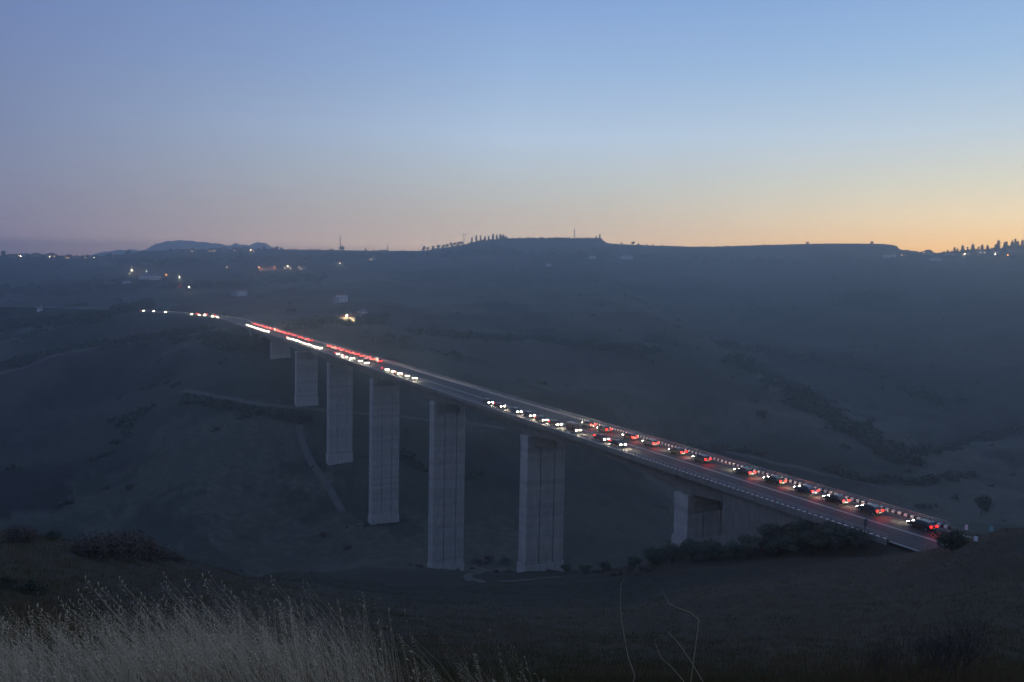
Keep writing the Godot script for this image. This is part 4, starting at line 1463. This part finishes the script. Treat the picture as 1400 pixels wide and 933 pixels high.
func build_village() -> void:
	rng.seed = 77
	var ridge_k := []
	for q in RIDGE: ridge_k.append(q)
	# [column, pixels below the ridge, width, eaves, depth, wall, roof, lit windows, label]
	var L := [
		[18, 3, 14, 5, 10, "wall_grey", "roof_tile", [], "low grey house beside the tall tree at the left end of the ridge"],
		[30, 2, 16, 4, 9, "wall_white", "roof_grey", [0], "long low house with one lit window near the tall left tree"],
		[49, 3, 20, 5, 10, "wall_cream", "roof_tile", [2], "cream farmhouse with a lit doorstep on the left ridge"],
		[70, 3, 15, 6, 10, "wall_grey", "roof_grey", [1, 3], "grey two-storey house with two lit windows on the left ridge"],
		[94, 3, 15, 6.2, 11, "wall_ochre", "roof_tile", [0, 1, 2], "orange-lit house with a red roof on the left ridge"],
		[103, 2.5, 11, 4, 9, "wall_cream", "roof_tile", [], "small house beside the orange-lit one"],
		[119, 3, 12, 6, 10, "wall_grey", "roof_tile", [0], "dark hip-roofed house with a single lit window right of the orange-lit one"],
		[158, 3, 16, 4.5, 10, "wall_grey", "roof_tile", [], "unlit low house in front of the faint mountains"],
		[243, 3, 15, 6, 10, "wall_grey", "roof_tile", [], "unlit hip-roofed house first in the skyline row below the mountains"],
		[255, 3.5, 14, 6, 10, "wall_grey", "roof_tile", [2], "hip-roofed house with a lamp at its corner in the skyline row"],
		[264, 3, 12, 6, 10, "wall_cream", "roof_tile", [0, 1], "house with two lit windows in the skyline row"],
		[289, 3.5, 18, 6, 11, "wall_cream", "roof_tile", [1, 2, 3], "wide house with three lit windows in the skyline row"],
		[306, 3, 15, 7, 10, "wall_grey", "roof_tile", [], "tall unlit house in the skyline row before the highest mountain"],
		[322, 3, 17, 7, 11, "wall_grey", "roof_tile", [1], "tall house with one lit upper window in the skyline row"],
		[336, 3, 15, 8.5, 11, "wall_grey", "roof_tile", [], "tallest dark house at the end of the skyline row"],
		[344, 3.5, 12, 5, 9, "wall_cream", "roof_tile", [0, 1, 2], "brightly lit house beside the tallest dark house"],
		[522, 2.5, 24, 3.2, 10, "wall_grey", "roof_grey", [], "long flat shed on the skyline beside the thin mast"],
		[1269, 3, 20, 7, 14, "wall_grey", "roof_tile", [5], "big dark hip-roofed house alone in the ridge saddle under the sunset"],
		[1298, 4, 20, 5.5, 11, "wall_grey", "roof_tile", [], "house with a broad roof at the foot of the pines"],
		[1321, 5, 14, 5.5, 10, "wall_cream", "roof_tile", [0, 1, 2], "brightly lit house under the pines"],
		[1342, 4, 16, 5.5, 10, "wall_cream", "roof_tile", [3], "cream house with one lit window under the pines"],
		[1362, 6, 14, 5.5, 10, "wall_grey", "roof_tile", [1], "grey house with one lit window below the tallest pines"],
		[1384, 6, 18, 6, 11, "wall_ochre", "roof_tile", [2], "ochre house with one lit window near the right end of the ridge"],
		[1213, 18, 15, 5.5, 10, "wall_white", "roof_tile", [], "white house on the slope below the flat ridge shoulder"],
		[1222, 15, 10, 4, 9, "wall_white", "roof_tile", [], "small white house above the white one on the slope"],
		[1235, 9, 10, 4.5, 9, "wall_cream", "roof_tile", [0], "small cream house with a lit window below the ridge shoulder"],
		[1280, 10, 22, 4, 10, "wall_white", "roof_grey", [], "long pale shed below the big hip-roofed house"],
	]
	for q in L:
		var p := hit(q[0], curve_at(ridge_k, q[0]) + q[1], 1400.0)
		house(q[8], "", p, Vector3(q[2], q[3], q[4]), M[q[5]], M[q[6]], q[7])
	# houses on the hillside: [column, row, width, eaves, depth, wall, roof, lit, label]
	for q in [
		[205, 382, 34, 5.5, 14, "wall_white", "roof_grey", [], "long pale warehouse beside the lit country road"],
		[321, 404, 9, 4.5, 8, "wall_grey", "roof_tile", [], "small grey outbuilding joined to the white farmhouse"],
		[331, 404, 12, 6, 9, "wall_white", "roof_tile", [], "white farmhouse alone on the slope above the bridge end"],
		[459, 414, 8, 5, 9, "wall_grey", "roof_tile", [], "small dim house left of the white block on the slope"],
		[467, 413, 13, 7.5, 10, "wall_white", "roof_tile", [], "white two-storey house on the slope above the bright lamp"],
		[474, 441, 14, 4.5, 9, "wall_white", "roof_tile", [0, 1, 3], "white house lit by the brightest lamp on the hillside"],
		[487, 436, 10, 4.0, 8, "wall_grey", "roof_tile", [], "grey shed behind the brightly lamp-lit house"],
		[495, 431, 10, 3.0, 8, "wall_white", "roof_grey", [], "low white-roofed shed among trees near the bright lamp"],
		[365, 370, 30, 4, 10, "wall_cream", "roof_tile", [], "long cream building lit from the roadside on the hillside"],
		[393, 368, 14, 6, 10, "wall_cream", "roof_tile", [0, 3], "cream house with lit windows at the roadside lamps"],
		[413, 369, 16, 6, 10, "wall_grey", "roof_tile", [1, 4], "grey house with lit windows at the roadside lamps"],
		[464, 363, 18, 6, 10, "wall_grey", "roof_tile", [2], "grey farmhouse with a lit window below the round ridge tree"],
		[509, 356, 14, 6, 10, "wall_grey", "roof_tile", [0, 1], "farmhouse with two lit windows high on the middle slope"],
		[313, 367, 12, 5, 9, "wall_grey", "roof_tile", [0], "dark house with one lit window above the wooded slope"],
		[143, 363, 18, 6, 10, "wall_grey", "roof_tile", [], "dim farmhouse on the slope below the left ridge"],
		[810, 354, 15, 6, 10, "wall_white", "roof_tile", [], "pale house below the hedge-topped hill"],
		[857, 354, 26, 5, 10, "wall_white", "roof_grey", [], "long pale farm building below the hedge-topped hill"],
		[54, 424, 5, 2.6, 5, "wall_white", "roof_tile", [], "small white hut on the dark left slope"],
		[173, 388, 12, 3.5, 9, "wall_white", "roof_grey", [1], "small pale building below the lit country road"],
		[750, 364, 10, 3.5, 8, "wall_white", "roof_grey", [], "tiny white shed high on the middle slope"]]:
		house(q[8], "", hit(q[0], q[1], 500.0), Vector3(q[2], q[3], q[4]), M[q[5]], M[q[6]], q[7])
	# lamps: [column, row of the foot, white, energy, head radius, label]
	for q in [
		[180, 375, true, 500, 0.5, "bright white lamp above the left stretch of the lit country road"],
		[200, 377, true, 350, 0.42, "white lamp at the right end of the lit country road"],
		[474, 443, true, 220, 0.5, "brightest lamp on the hillside in front of the white house"],
		[245, 385, true, 300, 0.4, "white lamp at the bend of the country road"],
		[258, 400, true, 200, 0.35, "white lamp below the bend of the country road"],
		[227, 382, false, 160, 0.35, "orange lamp between the warehouse and the road bend"],
		[393, 369, true, 400, 0.5, "white lamp in front of the cream roadside house"],
		[415, 368, true, 400, 0.5, "white lamp in front of the grey roadside house"],
		[354, 371, false, 220, 0.4, "orange lamp at the left end of the long cream building"],
		[375, 370, false, 160, 0.36, "orange lamp at the right end of the long cream building"],
		[464, 365, true, 160, 0.38, "white lamp by the farmhouse below the round ridge tree"],
		[28, 355, true, 120, 0.42, "white lamp beside the tall tree on the left ridge"],
		[67, 356, true, 120, 0.42, "white lamp by the grey house on the left ridge"],
		[128, 357, true, 100, 0.4, "white lamp at the right end of the left village"],
		[262, 348, true, 140, 0.42, "white lamp before the second house of the skyline row"],
		[295, 347, true, 140, 0.42, "white lamp before the wide house of the skyline row"],
		[343, 346, true, 160, 0.45, "white lamp at the end of the skyline row"],
		[1319, 352, true, 180, 0.5, "white lamp among houses under the pines"],
		[1341, 350, true, 140, 0.42, "white lamp beside the cream house under the pines"],
		[1361, 353, true, 120, 0.42, "white lamp below the tallest pines"],
		[1378, 354, false, 100, 0.42, "orange lamp near the ochre house"]]:
		lamp(q[5], "", hit(q[0], q[1], 600.0), 7.0, q[2], q[3], q[4])
	# masts
	var p := hit(634, 338, 1500)
	var t := thing("floodlight_mast", "slim mast with two arms at its head beside bare skyline trees", "mast", p, atan2(-p.x, -p.z))
	var st := begin()
	tube(st, Vector3(0, -1, 0), Vector3(0, 30, 0), 0.7, 0.45, 8)
	put("pole", finish(st), M.dark_steel, t)
	for sd in [-1.0, 1.0]:
		st = begin()
		tube(st, Vector3(0, 29.5, 0), Vector3(sd * 4.0, 31.0, 0), 0.4, 0.3, 6)
		box(st, Vector3(sd * 3.4 - 1.0, 30.0, -0.5), Vector3(sd * 3.4 + 1.0, 32.2, 0.5))
		put("floodlight_arm", finish(st), M.dark_steel, t)
	for q in [[785, 331, 32.0, "lattice pylon on the flat hedge-topped hill"], [465, 345, 40.0, "lattice mast behind the round tree on the ridge"], [530, 346, 20.0, "thin short mast beside the flat shed on the skyline"]]:
		p = hit(q[0], q[1], 1500)
		var h: float = q[2]
		t = thing("lattice_mast", q[3], "mast", p, atan2(-p.x, -p.z) + 0.3)
		for c in 4:
			st = begin()
			var sx := -1.0 if c & 1 else 1.0
			var sz := -1.0 if c & 2 else 1.0
			tube(st, Vector3(sx * 1.7, -1, sz * 1.7), Vector3(sx * 0.25, h, sz * 0.25), 0.22, 0.16, 5)
			put("leg", finish(st), M.dark_steel, t)
		for k in 8:
			st = begin()
			var y0 := h * k / 8.0
			var y1 := h * (k + 1) / 8.0
			var w0 := lerpf(1.7, 0.25, k / 8.0)
			var w1 := lerpf(1.7, 0.25, (k + 1) / 8.0)
			for sz in [-1.0, 1.0]:
				tube(st, Vector3(-w0, y0, sz * w0), Vector3(w1, y1, sz * w1), 0.1, 0.1, 4)
				tube(st, Vector3(w0, y0, sz * w0), Vector3(-w1, y1, sz * w1), 0.1, 0.1, 4)
			put("brace", finish(st), M.dark_steel, t)
		if h > 25:
			for y in [0.72, 0.86]:
				put("cross_arm", box_mesh(Vector3(-3.2, h * y, -0.2), Vector3(3.2, h * y + 0.4, 0.2)), M.dark_steel, t)

func build_tracks() -> void:
	var T := [
		["dirt_track", [[248,535],[262,535.5],[285,540],[312,545],[345,551],[375,555],[440,561],[500,566],[560,572],[620,578],[690,586]], 3.4, "pale dirt track crossing the valley side behind the piers", 330.0],
		["dirt_track", [[408,574],[412,600],[421,625],[434,645],[452,672],[468,700]], 3.2, "faint footpath descending from the track past the third tall pier", 330.0],
		["dirt_track", [[900,602],[950,610],[1010,622],[1060,634],[1130,650],[1210,668]], 4.0, "straight pale farm track beyond the near end of the viaduct", 330.0],
		["dirt_track", [[765,789],[720,794],[690,796],[660,797],[642,793],[640,788],[655,784],[700,781]], 2.2, "worn track looping on the meadow by the pier feet", 60.0],
		["dirt_track", [[860,352],[880,356],[905,358],[935,361],[950,362]], 5.0, "pale track high on the slope below the flat ridge", 1200.0],
		["dirt_track", [[0,512],[60,492],[120,478],[200,468],[280,452]], 4.0, "grey lane under the hedge on the left valley side", 330.0],
	]
	for q in T:
		var o := drape(q[0], q[1], q[2], M.track, 0.12, q[4])
		tag(o, q[3], "track", "", "structure")
	var cr := drape("country_road", [[165,374],[180,374.5],[200,375.5],[222,380],[236,382],[244,383.5],[249,386],[248,390],[243,395],[236,402]], 7.0, M.asphalt, 0.2, 900.0)
	tag(cr, "lamp-lit country road winding on the far left hillside", "road", "", "structure")
	# traffic on it
	var spots := [[244, 393, 236, 402, false], [247, 389.5, 242, 396, false], [176, 374.3, 190, 375.0, true], [188, 374.9, 170, 374.1, true]]
	for q in spots:
		var p := hit(q[0], q[1], 900.0)
		var e := hit(q[2], q[3], 900.0)
		var c := make_car("hatchback", PAINTS[1], not q[4], false)
		c.name = numbered("hatchback")
		add_child(c)
		var d := Vector3(e.x - p.x, 0, e.z - p.z).normalized()
		if not q[4] and d.dot(p) < 0: d = -d
		c.basis = Basis.looking_at(d, Vector3.UP)
		c.position = p + Vector3(0, 0.25, 0)
		tag(c, ["hatchback with red tail lights below the country road bend", "hatchback with red tail lights right in the country road bend", "hatchback on the lit country road nearer the warehouse", "hatchback on the lit country road under the bright lamp"][spots.find(q)], "car", "cars at the country road bend" if not q[4] else "cars on the straight country road")

func build_signs() -> void:
	# small signs and posts where the meadow meets the road
	for q in [[1355, 729, 1.3, "sign_green", "pale green sign panel on a post in the grass by the road"], [1334, 741, 1.1, "sign_white", "small white marker board low in the grass by the shrub"], [1321, 726, 1.6, "sign_white", "slim white post sign behind the dark shrub"]]:
		var p := hit(q[0], q[1] + 6)
		var t := thing("road_sign", q[4], "sign", p, atan2(-p.x, -p.z))
		var h: float = q[2]
		put("post", box_mesh(Vector3(-0.04, -0.4, -0.04), Vector3(0.04, h, 0.04)), M.dark_steel, t)
		put("panel", box_mesh(Vector3(-0.2, h * 0.5, 0.045), Vector3(0.2, h, 0.07)), M[q[3]], t)
	var s := s_at(1195, -6.0, ROAD_Y)
	var p := path_pos(s, -7.9, ROAD_Y - 0.4)
	var t := thing("road_sign", "dark chevron-sized sign seen from behind on the viaduct's near kerb", "sign", p, atan2(-AXIS.x, -AXIS.z))
	put("post", box_mesh(Vector3(-0.05, -0.3, -0.05), Vector3(0.05, 3.0, 0.05)), M.dark_steel, t)
	put("panel", box_mesh(Vector3(-0.3, 1.9, 0.055), Vector3(0.3, 3.0, 0.09)), M.dark_steel, t)
	put("reflector", box_mesh(Vector3(-0.06, 0.9, 0.055), Vector3(0.06, 1.1, 0.08)), M.sign_red, t)

func _ready() -> void:
	var t0 := Time.get_ticks_msec()
	setup_camera()
	setup_sky()
	make_materials()
	print("materials ", Time.get_ticks_msec() - t0)
	build_heights()
	print("heights ", Time.get_ticks_msec() - t0)
	build_terrain()
	print("terrain ", Time.get_ticks_msec() - t0)
	build_road()
	build_viaduct()
	print("viaduct ", Time.get_ticks_msec() - t0)
	build_tracks()
	build_village()
	print("village ", Time.get_ticks_msec() - t0)
	build_cars()
	print("cars ", Time.get_ticks_msec() - t0)
	build_plants()
	print("plants ", Time.get_ticks_msec() - t0)
	build_grass()
	build_signs()
	print("done ", Time.get_ticks_msec() - t0)
